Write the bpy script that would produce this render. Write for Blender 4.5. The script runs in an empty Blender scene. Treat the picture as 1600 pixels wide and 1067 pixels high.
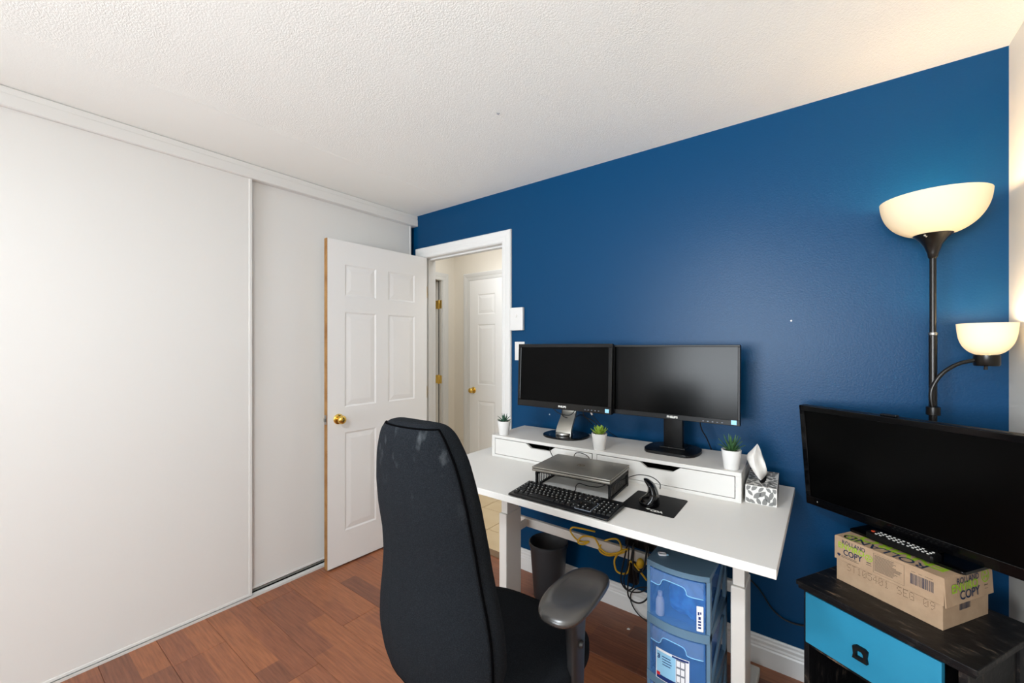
import bpy, bmesh, math, random
from mathutils import Vector, Matrix
random.seed(7)
sc = bpy.context.scene
C = sc.collection

# ------------------------------------------------------------------ camera
cd = bpy.data.cameras.new('camera'); cam = bpy.data.objects.new('camera', cd); C.objects.link(cam)
cam.location = (0, 0, 1.38); cam.rotation_euler = (math.pi/2, 0, 0.65)
cd.sensor_width = 36; cd.lens = 646.5/1600*36; cd.shift_y = 7.4/1600; cd.clip_start = .02
sc.camera = cam
# ------------------------------------------------------------------ world, daylight, added fill lights, exposure
w = bpy.data.worlds.new('world'); sc.world = w; w.use_nodes = True
w.node_tree.nodes['Background'].inputs[0].default_value = (.75, .85, 1, 1)
w.node_tree.nodes['Background'].inputs[1].default_value = 1.0
def area(name, loc, rot, sx, sy, power, col, spread=math.pi):
    l = bpy.data.lights.new(name, 'AREA'); l.shape = 'RECTANGLE'; l.size = sx; l.size_y = sy
    l.energy = power; l.color = col; l.spread = spread
    o = bpy.data.objects.new(name, l); C.objects.link(o); o.location = loc; o.rotation_euler = rot
    return o
WX0, WX1, WZ0, WZ1, YN = -2.0, .25, .75, 2.2, -3.2
area('window_daylight', ((WX0+WX1)/2, YN-.02, (WZ0+WZ1)/2), (math.pi/2+.40, 0, -.21), WX1-WX0-.1, WZ1-WZ0-.1, 66, (.885, .95, 1), math.radians(92))
added_fill = area('ceiling_fill_light', (-.75, -.55, 2.27), (0, 0, 0), .32, .32, 24, (.88, .94, 1))  # added fill light from above, out of view, evens out the room
added_fill.data.shape = 'DISK'
area('hall_fill_light', (-2.1, 2.6, 2.48), (0, 0, 0), 1.4, .5, 5.5, (.96, .98, 1))  # added light below the hall ceiling, no fixture, brightens the hallway
sc.view_settings.view_transform = 'Standard'; sc.view_settings.look = 'None'
sc.view_settings.exposure = 0.62; sc.view_settings.gamma = 1; sc.view_settings.use_curve_mapping = False
sc.cycles.max_bounces = 10; sc.cycles.diffuse_bounces = 6; sc.cycles.sample_clamp_indirect = 6

# ------------------------------------------------------------------ materials
def lin(c):
    c = [x/255 for x in c]
    return tuple(x/12.92 if x <= .04045 else ((x+.055)/1.055)**2.4 for x in c) + (1,)
MATS = {}
def mat(name, rgb, rough=.5, spec=.5, metal=0, bump=None, vary=None, **kw):
    """bump=(scale, strength, detail)  vary=(rgb2, scale, detail, lo, hi)"""
    if name in MATS: return MATS[name]
    m = bpy.data.materials.new(name); m.use_nodes = True; nt = m.node_tree; b = nt.nodes['Principled BSDF']
    b.inputs['Base Color'].default_value = lin(rgb); b.inputs['Roughness'].default_value = rough
    b.inputs['Specular IOR Level'].default_value = spec; b.inputs['Metallic'].default_value = metal
    tc = nt.nodes.new('ShaderNodeTexCoord')
    if vary:
        n = nt.nodes.new('ShaderNodeTexNoise'); n.inputs['Scale'].default_value = vary[1]; n.inputs['Detail'].default_value = vary[2]
        nt.links.new(tc.outputs['Object'], n.inputs['Vector'])
        r = nt.nodes.new('ShaderNodeValToRGB'); r.color_ramp.elements[0].position = vary[3]; r.color_ramp.elements[1].position = vary[4]
        r.color_ramp.elements[0].color = lin(rgb); r.color_ramp.elements[1].color = lin(vary[0])
        nt.links.new(n.outputs['Fac'], r.inputs['Fac']); nt.links.new(r.outputs['Color'], b.inputs['Base Color'])
    if bump:
        n = nt.nodes.new('ShaderNodeTexNoise'); n.inputs['Scale'].default_value = bump[0]; n.inputs['Detail'].default_value = bump[2] if len(bump) > 2 else 2
        nt.links.new(tc.outputs['Object'], n.inputs['Vector'])
        u = nt.nodes.new('ShaderNodeBump'); u.inputs['Strength'].default_value = bump[1]; u.inputs['Distance'].default_value = .01
        nt.links.new(n.outputs['Fac'], u.inputs['Height']); nt.links.new(u.outputs['Normal'], b.inputs['Normal'])
    for k, v in kw.items():
        k2 = {'alpha': 'Alpha', 'trans': 'Transmission Weight', 'em': 'Emission Strength', 'emc': 'Emission Color', 'coat': 'Coat Weight', 'sheen': 'Sheen Weight', 'ior': 'IOR'}[k]
        b.inputs[k2].default_value = lin(v) if k == 'emc' else v
    MATS[name] = m
    return m

mat('blue_paint', (0, 58, 97), .34, .17, bump=(160, .06, 3))
mat('white_paint', (236, 235, 231), .5, .4, bump=(120, .03, 2))
mat('cream_paint', (228, 222, 211), .6, .3, bump=(120, .04, 2))
mat('white_gloss', (214, 214, 212), .32, .5)
mat('closet_white', (226, 226, 224), .38, .4)
mat('door_white', (236, 236, 235), .36, .5, bump=(60, .03, 3))
mat('raw_wood', (168, 128, 78), .7, .2, vary=((140, 98, 55), 14, 4, .35, .7))
mat('brass', (232, 196, 104), .22, .5, 1)
mat('steel', (170, 170, 168), .3, .5, 1)
mat('aluminium', (172, 170, 162), .34, .5, .85)
mat('silver_brushed', (134, 130, 122), .4, .5, .65)
mat('desk_top', (214, 212, 208), .45, .4, bump=(90, .02, 3))
mat('desk_metal', (214, 211, 205), .42, .4)
mat('shelf_white', (202, 200, 196), .42, .4)
mat('black_plastic', (8, 8, 9), .4, .28)
mat('black_matte', (11, 11, 12), .6, .25)
mat('black_gloss', (5, 5, 6), .14, .35)
mat('screen', (3, 3, 3), .16, .07)
mat('screen_matte', (2, 2, 2), .20, .13)
mat('tv_screen', (2, 2, 2), .3, .10)
mat('key_black', (9, 9, 9), .5, .35)
mat('legend', (215, 215, 210), .5, .2)
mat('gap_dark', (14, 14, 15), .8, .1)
mat('subfloor', (40, 26, 19), .8, .1)
mat('fabric', (21, 24, 28), .95, .1, bump=(900, .5, 2), vary=((36, 40, 45), 420, 2, .42, .75))
mat('chair_plastic', (34, 34, 35), .4, .5, bump=(600, .08, 2))
mat('arm_pad', (54, 52, 50), .27, .9, bump=(700, .06, 2))
mat('bin_plastic', (44, 44, 46), .5, .4)
mat('yellow_cord', (214, 172, 38), .45, .4)
mat('cord_black', (12, 12, 12), .5, .4)
mat('white_plastic', (212, 211, 209), .35, .5)
mat('pot_white', (214, 213, 211), .4, .4)
mat('soil', (40, 30, 22), .9, .1, bump=(300, .6, 2))
mat('leaf_dark', (44, 78, 46), .5, .4, vary=((74, 112, 62), 40, 2, .4, .7))
mat('leaf_blue', (48, 84, 68), .5, .4, vary=((78, 118, 92), 40, 2, .4, .7))
mat('leaf_lime', (128, 158, 52), .5, .4, vary=((160, 184, 84), 40, 2, .4, .7))
mat('cardboard', (164, 138, 112), .8, .2, vary=((174, 148, 121), 30, 4, .3, .7), bump=(200, .05, 3))
mat('ink_navy', (36, 48, 72), .7, .2)
mat('ink_green', (140, 176, 40), .7, .2)
mat('ink_grey', (92, 82, 72), .7, .2)
mat('ink_dots', (88, 72, 58), .8, .1)
mat('turquoise', (44, 140, 176), .42, .4, vary=((38, 132, 168), 6, 3, .3, .7), bump=(60, .05, 4))
mat('tissue', (222, 219, 214), .8, .1)
mat('lamp_black', (20, 16, 12), .28, .5, .2)
mat('seam', (4, 4, 5), .95, .02)
mat('remote_red', (200, 70, 40), .5, .3)
mat('sticker_blue', (150, 205, 238), .5, .3)
mat('sticker_navy', (24, 52, 116), .5, .3)
mat('sticker_white', (238, 240, 244), .5, .3)
mat('sticker_red', (205, 40, 48), .5, .3)
mat('sticker_grey', (120, 128, 140), .5, .3)
mat('frame_blue', (98, 130, 154), .4, .4)
mat('item_blue', (14, 92, 184), .6, .3, vary=((50, 134, 216), 40, 4, .4, .65))
mat('hall_tile', (232, 210, 172), .35, .4, vary=((222, 196, 154), 5, 4, .35, .7))
mat('grout', (150, 128, 98), .8, .1)
mat('threshold', (132, 104, 78), .5, .3)

# blue translucent drawers
m = mat('drawer_lip', (150, 190, 242), .35, .5); m.node_tree.nodes['Principled BSDF'].inputs['Alpha'].default_value = .30
m = mat('drawer_blue', (84, 148, 228), .3, .5)
nt = m.node_tree; b = nt.nodes['Principled BSDF']
b.inputs['Alpha'].default_value = .26
# lamp glass
def glass_shade(name, tr, em):
    m = bpy.data.materials.new(name); m.use_nodes = True; nt = m.node_tree; nt.nodes.remove(nt.nodes['Principled BSDF'])
    d = nt.nodes.new('ShaderNodeBsdfDiffuse'); t = nt.nodes.new('ShaderNodeBsdfTranslucent'); x = nt.nodes.new('ShaderNodeMixShader'); x.inputs[0].default_value = tr
    e = nt.nodes.new('ShaderNodeEmission'); e.inputs[0].default_value = lin((255, 216, 150)); e.inputs[1].default_value = em; ad = nt.nodes.new('ShaderNodeAddShader')
    d.inputs[0].default_value = lin((222, 210, 184)); t.inputs[0].default_value = lin((252, 240, 214))
    nt.links.new(d.outputs[0], x.inputs[1]); nt.links.new(t.outputs[0], x.inputs[2]); nt.links.new(x.outputs[0], ad.inputs[0]); nt.links.new(e.outputs[0], ad.inputs[1])
    nt.links.new(ad.outputs[0], nt.nodes['Material Output'].inputs[0]); MATS[name] = m
glass_shade('shade_warm', .04, .0)
glass_shade('shade_bright', .045, .04)

# ceiling: sprayed stipple, smoother band by the closet
m = mat('ceiling_paint', (247, 249, 246), .85, .15); nt = m.node_tree; b = nt.nodes['Principled BSDF']
tc = nt.nodes.new('ShaderNodeTexCoord'); n1 = nt.nodes.new('ShaderNodeTexNoise'); n1.inputs['Scale'].default_value = 210; n1.inputs['Detail'].default_value = 3
n2 = nt.nodes.new('ShaderNodeTexNoise'); n2.inputs['Scale'].default_value = 3.0; n2.inputs['Detail'].default_value = 2
sx = nt.nodes.new('ShaderNodeSeparateXYZ'); mr = nt.nodes.new('ShaderNodeMapRange')
mr.inputs['From Min'].default_value = -2.12; mr.inputs['From Max'].default_value = -1.98; mr.inputs['To Min'].default_value = .25; mr.inputs['To Max'].default_value = 1
mu = nt.nodes.new('ShaderNodeMath'); mu.operation = 'MULTIPLY'; mu2 = nt.nodes.new('ShaderNodeMath'); mu2.operation = 'MULTIPLY'
mr2 = nt.nodes.new('ShaderNodeMapRange'); mr2.inputs['From Min'].default_value = .35; mr2.inputs['From Max'].default_value = .65; mr2.inputs['To Min'].default_value = .55
bu = nt.nodes.new('ShaderNodeBump'); bu.inputs['Distance'].default_value = .012
L = nt.links.new
L(tc.outputs['Object'], n1.inputs['Vector']); L(tc.outputs['Object'], n2.inputs['Vector']); L(tc.outputs['Object'], sx.inputs[0])
L(sx.outputs['X'], mr.inputs['Value']); L(n2.outputs['Fac'], mr2.inputs['Value'])
L(mr.outputs[0], mu.inputs[0]); L(mr2.outputs[0], mu.inputs[1])
mu2.inputs[1].default_value = .22; L(mu.outputs[0], mu2.inputs[0]); L(mu2.outputs[0], bu.inputs['Strength'])
L(n1.outputs['Fac'], bu.inputs['Height']); L(bu.outputs['Normal'], b.inputs['Normal'])

# laminate planks: each board is a mesh, two printed strips per board, tone by board
m = mat('laminate', (140, 84, 58), .36, .45); nt = m.node_tree; b = nt.nodes['Principled BSDF']; L = nt.links.new
tc = nt.nodes.new('ShaderNodeTexCoord'); oi = nt.nodes.new('ShaderNodeObjectInfo')
mp = nt.nodes.new('ShaderNodeMapping'); mp.inputs['Scale'].default_value = (2.2, 34, 1)
ad = nt.nodes.new('ShaderNodeVectorMath'); ad.operation = 'ADD'
cb = nt.nodes.new('ShaderNodeCombineXYZ'); ml = nt.nodes.new('ShaderNodeMath'); ml.operation = 'MULTIPLY'; ml.inputs[1].default_value = 37
L(oi.outputs['Random'], ml.inputs[0]); L(ml.outputs[0], cb.inputs[0]); L(ml.outputs[0], cb.inputs[1])
L(tc.outputs['Object'], ad.inputs[0]); L(cb.outputs[0], ad.inputs[1]); L(ad.outputs[0], mp.inputs['Vector'])
gr = nt.nodes.new('ShaderNodeTexNoise'); gr.inputs['Scale'].default_value = 3; gr.inputs['Detail'].default_value = 6; gr.inputs['Roughness'].default_value = .6
L(mp.outputs[0], gr.inputs['Vector'])
# strip tone: white noise of (board, strip row, strip length cell)
sp = nt.nodes.new('ShaderNodeSeparateXYZ'); L(tc.outputs['Object'], sp.inputs[0])
def math_(op, a, bv=None):
    q = nt.nodes.new('ShaderNodeMath'); q.operation = op; L(a, q.inputs[0])
    if bv is not None:
        if isinstance(bv, (int, float)): q.inputs[1].default_value = bv
        else: L(bv, q.inputs[1])
    return q.outputs[0]
row = math_('FLOOR', math_('MULTIPLY', math_('ADD', sp.outputs['Y'], .0975), 1/.0975))
rowoff = math_('MULTIPLY', row, .41)
cell = math_('FLOOR', math_('ADD', math_('MULTIPLY', sp.outputs['X'], 1/.62), math_('ADD', rowoff, ml.outputs[0])))
cv = nt.nodes.new('ShaderNodeCombineXYZ'); L(cell, cv.inputs[0]); L(row, cv.inputs[1]); L(ml.outputs[0], cv.inputs[2])
wn = nt.nodes.new('ShaderNodeTexWhiteNoise'); wn.noise_dimensions = '3D'; L(cv.outputs[0], wn.inputs['Vector'])
r1 = nt.nodes.new('ShaderNodeValToRGB'); e = r1.color_ramp.elements
e[0].position = 0; e[0].color = lin((126, 80, 60)); e[1].position = 1; e[1].color = lin((164, 104, 70))
q = e.new(.25); q.color = lin((142, 89, 65)); q = e.new(.6); q.color = lin((154, 97, 67))
L(wn.outputs['Value'], r1.inputs['Fac'])
r2 = nt.nodes.new('ShaderNodeValToRGB'); r2.color_ramp.elements[0].position = .3; r2.color_ramp.elements[0].color = (.60, .58, .58, 1); r2.color_ramp.elements[1].position = .7; r2.color_ramp.elements[1].color = (1.12, 1.1, 1.08, 1)
L(gr.outputs['Fac'], r2.inputs['Fac'])
mx = nt.nodes.new('ShaderNodeMix'); mx.data_type = 'RGBA'; mx.blend_type = 'MULTIPLY'; mx.inputs['Factor'].default_value = 1
L(r1.outputs['Color'], mx.inputs['A']); L(r2.outputs['Color'], mx.inputs['B']); L(mx.outputs['Result'], b.inputs['Base Color'])

# chair back fabric with chalky rub marks near the top
m = mat('fabric_dusty', (21, 24, 28), .95, .1, bump=(900, .5, 2), vary=((36, 40, 45), 420, 2, .42, .75)); nt = m.node_tree; b = nt.nodes['Principled BSDF']; L = nt.links.new
src = b.inputs['Base Color'].links[0].from_socket
tc = nt.nodes.new('ShaderNodeTexCoord'); mp = nt.nodes.new('ShaderNodeMapping'); mp.inputs['Rotation'].default_value = (0, .5, 0); mp.inputs['Scale'].default_value = (34, 6, 15); L(tc.outputs['Object'], mp.inputs['Vector'])
n1 = nt.nodes.new('ShaderNodeTexNoise'); n1.inputs['Scale'].default_value = 1; n1.inputs['Detail'].default_value = 4; L(mp.outputs[0], n1.inputs['Vector'])
r1 = nt.nodes.new('ShaderNodeMapRange'); r1.inputs['From Min'].default_value = .58; r1.inputs['From Max'].default_value = 1.0; L(n1.outputs['Fac'], r1.inputs['Value'])
sp0 = nt.nodes.new('ShaderNodeSeparateXYZ'); L(tc.outputs['Object'], sp0.inputs[0])
r3 = nt.nodes.new('ShaderNodeMapRange'); r3.inputs['From Min'].default_value = .98; r3.inputs['From Max'].default_value = 1.15; L(sp0.outputs['Z'], r3.inputs['Value'])
r4 = nt.nodes.new('ShaderNodeMath'); r4.operation = 'MULTIPLY'; L(r1.outputs[0], r4.inputs[0]); L(r3.outputs[0], r4.inputs[1])
mx = nt.nodes.new('ShaderNodeMix'); mx.data_type = 'RGBA'; L(r4.outputs[0], mx.inputs['Factor']); L(src, mx.inputs['A']); mx.inputs['B'].default_value = lin((110, 116, 120)); L(mx.outputs['Result'], b.inputs['Base Color'])

# worn black paint of the bedside table
m = mat('worn_black', (18, 18, 20), .46, .26, bump=(50, .1, 4)); nt = m.node_tree; b = nt.nodes['Principled BSDF']; L = nt.links.new
tc = nt.nodes.new('ShaderNodeTexCoord'); mp = nt.nodes.new('ShaderNodeMapping'); mp.inputs['Scale'].default_value = (1, 3, 1); L(tc.outputs['Object'], mp.inputs['Vector'])
n1 = nt.nodes.new('ShaderNodeTexNoise'); n1.inputs['Scale'].default_value = 17; n1.inputs['Detail'].default_value = 7; n1.inputs['Roughness'].default_value = .68; L(mp.outputs[0], n1.inputs['Vector'])
r1 = nt.nodes.new('ShaderNodeValToRGB'); e = r1.color_ramp.elements; e[0].position = .53; e[0].color = lin((13, 13, 15)); e[1].position = .70; e[1].color = lin((112, 92, 74))
q = e.new(.61); q.color = lin((40, 38, 37)); q = e.new(.48); q.color = lin((12, 12, 14))
L(n1.outputs['Fac'], r1.inputs['Fac']); L(r1.outputs['Color'], b.inputs['Base Color'])

mat('carton_white', (210, 208, 204), .6, .3)
mat('leaf_ink', (118, 118, 116), .6, .3)
# ------------------------------------------------------------------ mesh helpers
def M(n): return MATS[n]
def obj(name, bm, m, parent=None, smooth=None, loc=None, rot=None):
    me = bpy.data.meshes.new(name)
    if isinstance(bm, bmesh.types.BMesh):
        bmesh.ops.recalc_face_normals(bm, faces=bm.faces); bm.to_mesh(me); bm.free()
    else: me = bm
    me.materials.clear(); me.materials.append(M(m))
    if smooth is not None:
        me.polygons.foreach_set('use_smooth', [True]*len(me.polygons))
        if smooth < 180: me.set_sharp_from_angle(angle=math.radians(smooth))
    o = bpy.data.objects.new(name, me); C.objects.link(o)
    if parent: o.parent = parent
    if loc: o.location = loc
    if rot: o.rotation_euler = rot
    return o
def tag(o, label=None, cat=None, group=None, kind=None):
    if label: o['label'] = label
    if cat: o['category'] = cat
    if group: o['group'] = group
    if kind: o['kind'] = kind
    return o
def thing(name, label, cat, loc=(0, 0, 0), rz=0, group=None, kind=None):
    o = bpy.data.objects.new(name, None); C.objects.link(o); o.empty_display_size = .05
    o.location = loc; o.rotation_euler = (0, 0, rz)
    return tag(o, label, cat, group, kind)
def nb(): return bmesh.new()
def merge(bm, t, mtx=None):
    if mtx is not None: bmesh.ops.transform(t, matrix=mtx, verts=t.verts)
    me = bpy.data.meshes.new('tmp'); t.to_mesh(me); t.free(); bm.from_mesh(me); bpy.data.meshes.remove(me)
    return bm
def box(bm, lo, hi, bev=0, seg=2, mtx=None):
    t = bmesh.new(); bmesh.ops.create_cube(t, size=1)
    for v in t.verts: v.co = Vector([(lo[i]+hi[i])/2 + v.co[i]*(hi[i]-lo[i]) for i in range(3)])
    if bev: bmesh.ops.bevel(t, geom=t.edges[:], offset=bev, segments=seg, affect='EDGES', profile=.5)
    return merge(bm, t, mtx)
def B(lo, hi, bev=0, seg=2, mtx=None): return box(bmesh.new(), lo, hi, bev, seg, mtx)
def lathe(bm, prof, n=32, c=(0, 0, 0), closed=False):
    """prof: list of (r, z) around the z axis; open ends with r>0 are capped unless closed"""
    t = bmesh.new(); rings = []
    for r, z in prof:
        if r < 1e-6: rings.append([t.verts.new((c[0], c[1], c[2]+z))])
        else: rings.append([t.verts.new((c[0]+r*math.cos(2*math.pi*k/n), c[1]+r*math.sin(2*math.pi*k/n), c[2]+z)) for k in range(n)])
    seq = list(zip(rings, rings[1:])) + ([(rings[-1], rings[0])] if closed else [])
    for a, b2 in seq:
        for k in range(n):
            k2 = (k+1) % n
            if len(a) == 1 and len(b2) == 1: continue
            if len(a) == 1: t.faces.new((a[0], b2[k], b2[k2]))
            elif len(b2) == 1: t.faces.new((a[k], b2[0], a[k2]))
            else: t.faces.new((a[k], b2[k], b2[k2], a[k2]))
    if not closed:
        for r_ in (rings[0], rings[-1]):
            if len(r_) > 1: t.faces.new(r_)
    return merge(bm, t)
def spline(pts, n=8):
    P = [Vector(p) for p in pts]; out = []
    if len(P) < 3: return P
    for i in range(len(P)-1):
        p0 = P[max(i-1, 0)]; p1 = P[i]; p2 = P[i+1]; p3 = P[min(i+2, len(P)-1)]
        for k in range(n):
            t = k/n
            out.append(.5*((2*p1)+(p2-p0)*t+(2*p0-5*p1+4*p2-p3)*t*t+(3*p1-p0-3*p2+p3)*t**3))
    return out+[P[-1]]
def tube(bm, pts, r, n=8, closed=False, smooth=0):
    if smooth: pts = spline(pts, smooth)
    P = [Vector(p) for p in pts]; rr = r if isinstance(r, (list, tuple)) else [r]*len(P)
    if len(rr) != len(P): rr = [rr[min(int(i*len(rr)/len(P)), len(rr)-1)] for i in range(len(P))]
    N = len(P); up = None; rings = []
    for i in range(N):
        if closed: d = (P[(i+1) % N]-P[i-1])
        else: d = P[min(i+1, N-1)]-P[max(i-1, 0)]
        if d.length < 1e-9: d = Vector((0, 0, 1))
        d.normalize()
        if up is None:
            up = Vector((0, 0, 1)) if abs(d.z) < .9 else Vector((1, 0, 0))
        a = d.cross(up); a = a.normalized() if a.length > 1e-6 else d.orthogonal().normalized(); up = a.cross(d).normalized()
        rings.append([bm.verts.new(P[i]+rr[i]*(math.cos(2*math.pi*k/n)*a+math.sin(2*math.pi*k/n)*up)) for k in range(n)])
    for i in range(N if closed else N-1):
        a = rings[i]; b2 = rings[(i+1) % N]
        for k in range(n): bm.faces.new((a[k], a[(k+1) % n], b2[(k+1) % n], b2[k]))
    if not closed:
        bm.faces.new(rings[0]); bm.faces.new(rings[-1][::-1])
    return bm
def prism(bm, poly, h0, h1, axes=(0, 1, 2), bev=0):
    """polygon in the plane (axes[0],axes[1]), extruded along axes[2] from h0 to h1"""
    t = bmesh.new(); va = []; vb = []
    for p in poly:
        for h, L_ in ((h0, va), (h1, vb)):
            q = [0, 0, 0]; q[axes[0]] = p[0]; q[axes[1]] = p[1]; q[axes[2]] = h; L_.append(t.verts.new(q))
    t.faces.new(va); t.faces.new(vb[::-1]); n = len(poly)
    for k in range(n): t.faces.new((va[k], va[(k+1) % n], vb[(k+1) % n], vb[k]))
    if bev: bmesh.ops.bevel(t, geom=t.edges[:], offset=bev, segments=2, affect='EDGES', profile=.5)
    return merge(bm, t)
def rrect(x0, y0, x1, y1, r, n=5):
    out = []
    for cx, cy, a0 in ((x1-r, y1-r, 0), (x0+r, y1-r, 90), (x0+r, y0+r, 180), (x1-r, y0+r, 270)):
        for k in range(n+1):
            a = math.radians(a0+90*k/n); out.append((cx+r*math.cos(a), cy+r*math.sin(a)))
    return out
def loft(bm, rings, cap=True, closed=True):
    R = [[bm.verts.new(p) for p in r] for r in rings]
    for a, b2 in zip(R, R[1:]):
        n = len(a)
        for k in range(n if closed else n-1): bm.faces.new((a[k], a[(k+1) % n], b2[(k+1) % n], b2[k]))
    if cap:
        bm.faces.new(R[0][::-1]); bm.faces.new(R[-1])
    return bm
def frame_m(o, xd, yd):
    x = Vector(xd).normalized(); y = Vector(yd).normalized(); z = x.cross(y)
    return Matrix(((x.x, y.x, z.x, o[0]), (x.y, y.y, z.y, o[1]), (x.z, y.z, z.z, o[2]), (0, 0, 0, 1)))
def text(name, body, size, o, xd, yd, m, parent, bold=0, squash=1, align='LEFT', shear=0):
    cu = bpy.data.curves.new('txt', 'FONT'); cu.body = body; cu.size = size; cu.align_x = align; cu.offset = bold; cu.shear = shear; cu.resolution_u = 3
    t = bpy.data.objects.new('txt', cu); C.objects.link(t)
    dg = bpy.context.evaluated_depsgraph_get(); me = bpy.data.meshes.new_from_object(t.evaluated_get(dg))
    bpy.data.objects.remove(t); bpy.data.curves.remove(cu)
    me.transform(frame_m(o, xd, yd) @ Matrix.Diagonal((squash, 1, 1, 1)))
    return obj(name, me, m, parent)
def quads(name, rects, o, xd, yd, m, parent, d=0):
    bm = nb()
    for x0, y0, x1, y1 in rects:
        bm.faces.new([bm.verts.new((x0, y0, d)), bm.verts.new((x1, y0, d)), bm.verts.new((x1, y1, d)), bm.verts.new((x0, y1, d))])
    bmesh.ops.transform(bm, matrix=frame_m(o, xd, yd), verts=bm.verts)
    return obj(name, bm, m, parent)
def copy_tree(o, parent=None):
    c = o.copy(); C.objects.link(c); c.parent = parent
    for ch in [x for x in bpy.data.objects if x.parent == o]: copy_tree(ch, c)
    return c
def struct(name, bm, m, label, cat, smooth=None):
    return tag(obj(name, bm, m, None, smooth), label, cat, None, 'structure')

# ------------------------------------------------------------------ room shell
YB, XR, XC, ZC = 2.092, .482, -2.51, 2.378
DX0, DX1, DZ = -2.432, -1.668, 2.046           # doorway
bm = nb()
box(bm, (-2.72, YB, -.02), (DX0-.012, YB+.11, ZC)); box(bm, (DX1+.012, YB, -.02), (XR+.12, YB+.11, ZC)); box(bm, (DX0-.012, YB, DZ+.012), (DX1+.012, YB+.11, ZC))
struct('wall_far', bm, 'blue_paint', 'satin blue accent wall behind the desk', 'wall')
bm = nb()
box(bm, (-3.3, YB+.11, -.02), (DX0-.012, YB+.118, 2.6)); box(bm, (DX1+.012, YB+.11, -.02), (-.9, YB+.118, 2.6)); box(bm, (DX0-.012, YB+.11, DZ+.012), (DX1+.012, YB+.118, 2.6))
struct('wall_hall_near', bm, 'cream_paint', 'cream hallway side of the wall around the doorway', 'wall')
struct('wall_right', B((XR, YN-.1, -.02), (XR+.12, YB, ZC)), 'cream_paint', 'off-white side wall at the right behind the floor lamp', 'wall')
struct('wall_left', B((-2.72, YN-.1, -.02), (-2.62, YB, ZC)), 'white_paint', 'white wall at the back of the closet behind the sliding doors', 'wall')
bm = nb()
box(bm, (-2.72, YN-.1, -.02), (WX0, YN, ZC)); box(bm, (WX1, YN-.1, -.02), (XR+.12, YN, ZC)); box(bm, (WX0, YN-.1, -.02), (WX1, YN, WZ0)); box(bm, (WX0, YN-.1, WZ1), (WX1, YN, ZC))
struct('wall_near', bm, 'white_paint', 'white window wall opposite the blue wall', 'wall')
wn_ = thing('window_1', 'white framed window in the wall opposite the blue wall', 'window', ((WX0+WX1)/2, YN-.05, WZ0), 0, None, 'structure')
ww, wh = WX1-WX0, WZ1-WZ0
bm = nb()
for a in ((-ww/2, 0, -ww/2+.05, wh), (ww/2-.05, 0, ww/2, wh), (-ww/2, 0, ww/2, .05), (-ww/2, wh-.05, ww/2, wh), (-.02, 0, .02, wh)): box(bm, (a[0], -.02, a[1]), (a[2], .02, a[3]), .003)
obj('window_frame', bm, 'white_gloss', wn_)
bm = nb()
box(bm, (-2.72, YN-.1, ZC), (XR+.12, YB+.11, ZC+.1))
ce = struct('ceiling', bm, 'ceiling_paint', 'white stippled ceiling', 'ceiling')
cl = thing('added_ceiling_lamp', 'round white ceiling lamp added out of view to carry fill light', 'ceiling lamp', (-.75, -.55, ZC))  # unseen fixture, added so the overhead fill has a source
obj('base_plate', lathe(nb(), [(0, 0), (.19, 0), (.195, -.006), (.195, -.02), (.18, -.024), (0, -.024)], 40), 'white_gloss', cl, 40)
obj('rim', lathe(nb(), [(.165, -.024), (.178, -.024), (.178, -.09), (.165, -.09)], 40, closed=True), 'white_gloss', cl, 40)
# slightly raised taped joint and a small hook hole in the ceiling
bm = nb()
rg = random.Random(3)
ys = [YN+.01+(YB-YN-.02)*k/80 for k in range(81)]
va = [[bm.verts.new((-.70+dx+rg.uniform(-.004, .004), y, ZC-dz)) for dx, dz in ((-.035, -.001), (-.012, .0016), (.012, .0016), (.035, -.001))] for y in ys]
for a, b2 in zip(va, va[1:]):
    for k in range(3): bm.faces.new((a[k], a[k+1], b2[k+1], b2[k]))
obj('taped_joint', bm, 'ceiling_paint', ce, 60)
bm = nb(); va = [[bm.verts.new((-2.05+dx+rg.uniform(-.004, .004), y, ZC-dz)) for dx, dz in ((-.03, -.001), (-.004, .0010), (.012, .0012), (.020, -.001))] for y in ys]
for a, b2 in zip(va, va[1:]):
    for k in range(3): bm.faces.new((a[k], a[k+1], b2[k+1], b2[k]))
obj('taped_joint', bm, 'ceiling_paint', ce, 60)
obj('hook', tube(nb(), [(-1.122, 1.371, ZC), (-1.122, 1.371, ZC-.004), (-1.117, 1.373, ZC-.007), (-1.112, 1.373, ZC-.004)], .0018, 6), 'sticker_grey', ce, 60)

# floor with boards
fl = struct('floor', B((-2.72, YN-.1, -.05), (XR+.12, YB+.03, -.009)), 'subfloor', 'reddish brown laminate plank floor', 'floor')
pm = {}
def plank(x0, x1, y0, y1):
    key = (round(x1-x0, 3), round(y1-y0, 3))
    if key not in pm:
        hx, hy = (x1-x0)/2-.0005, (y1-y0)/2-.0005
        bm = B((-hx, -hy, -.008), (hx, hy, 0)); me = bpy.data.meshes.new('plank')
        te = [e_ for e_ in bm.edges if all(v.co.z > -.001 for v in e_.verts)]
        bmesh.ops.bevel(bm, geom=te, offset=.0012, segments=1, affect='EDGES'); bmesh.ops.recalc_face_normals(bm, faces=bm.faces)
        bm.to_mesh(me); bm.free(); me.materials.append(M('laminate')); pm[key] = me
    o = bpy.data.objects.new('plank', pm[key]); C.objects.link(o); o.parent = fl; o.location = ((x0+x1)/2, (y0+y1)/2, 0)
FX0, FX1 = -2.60, XR
y = .925-.195*22
offs = [0, .52, .98, .30, .76, .14, .62, 1.06, .36, .84, .2, .7]
k = 0
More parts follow.
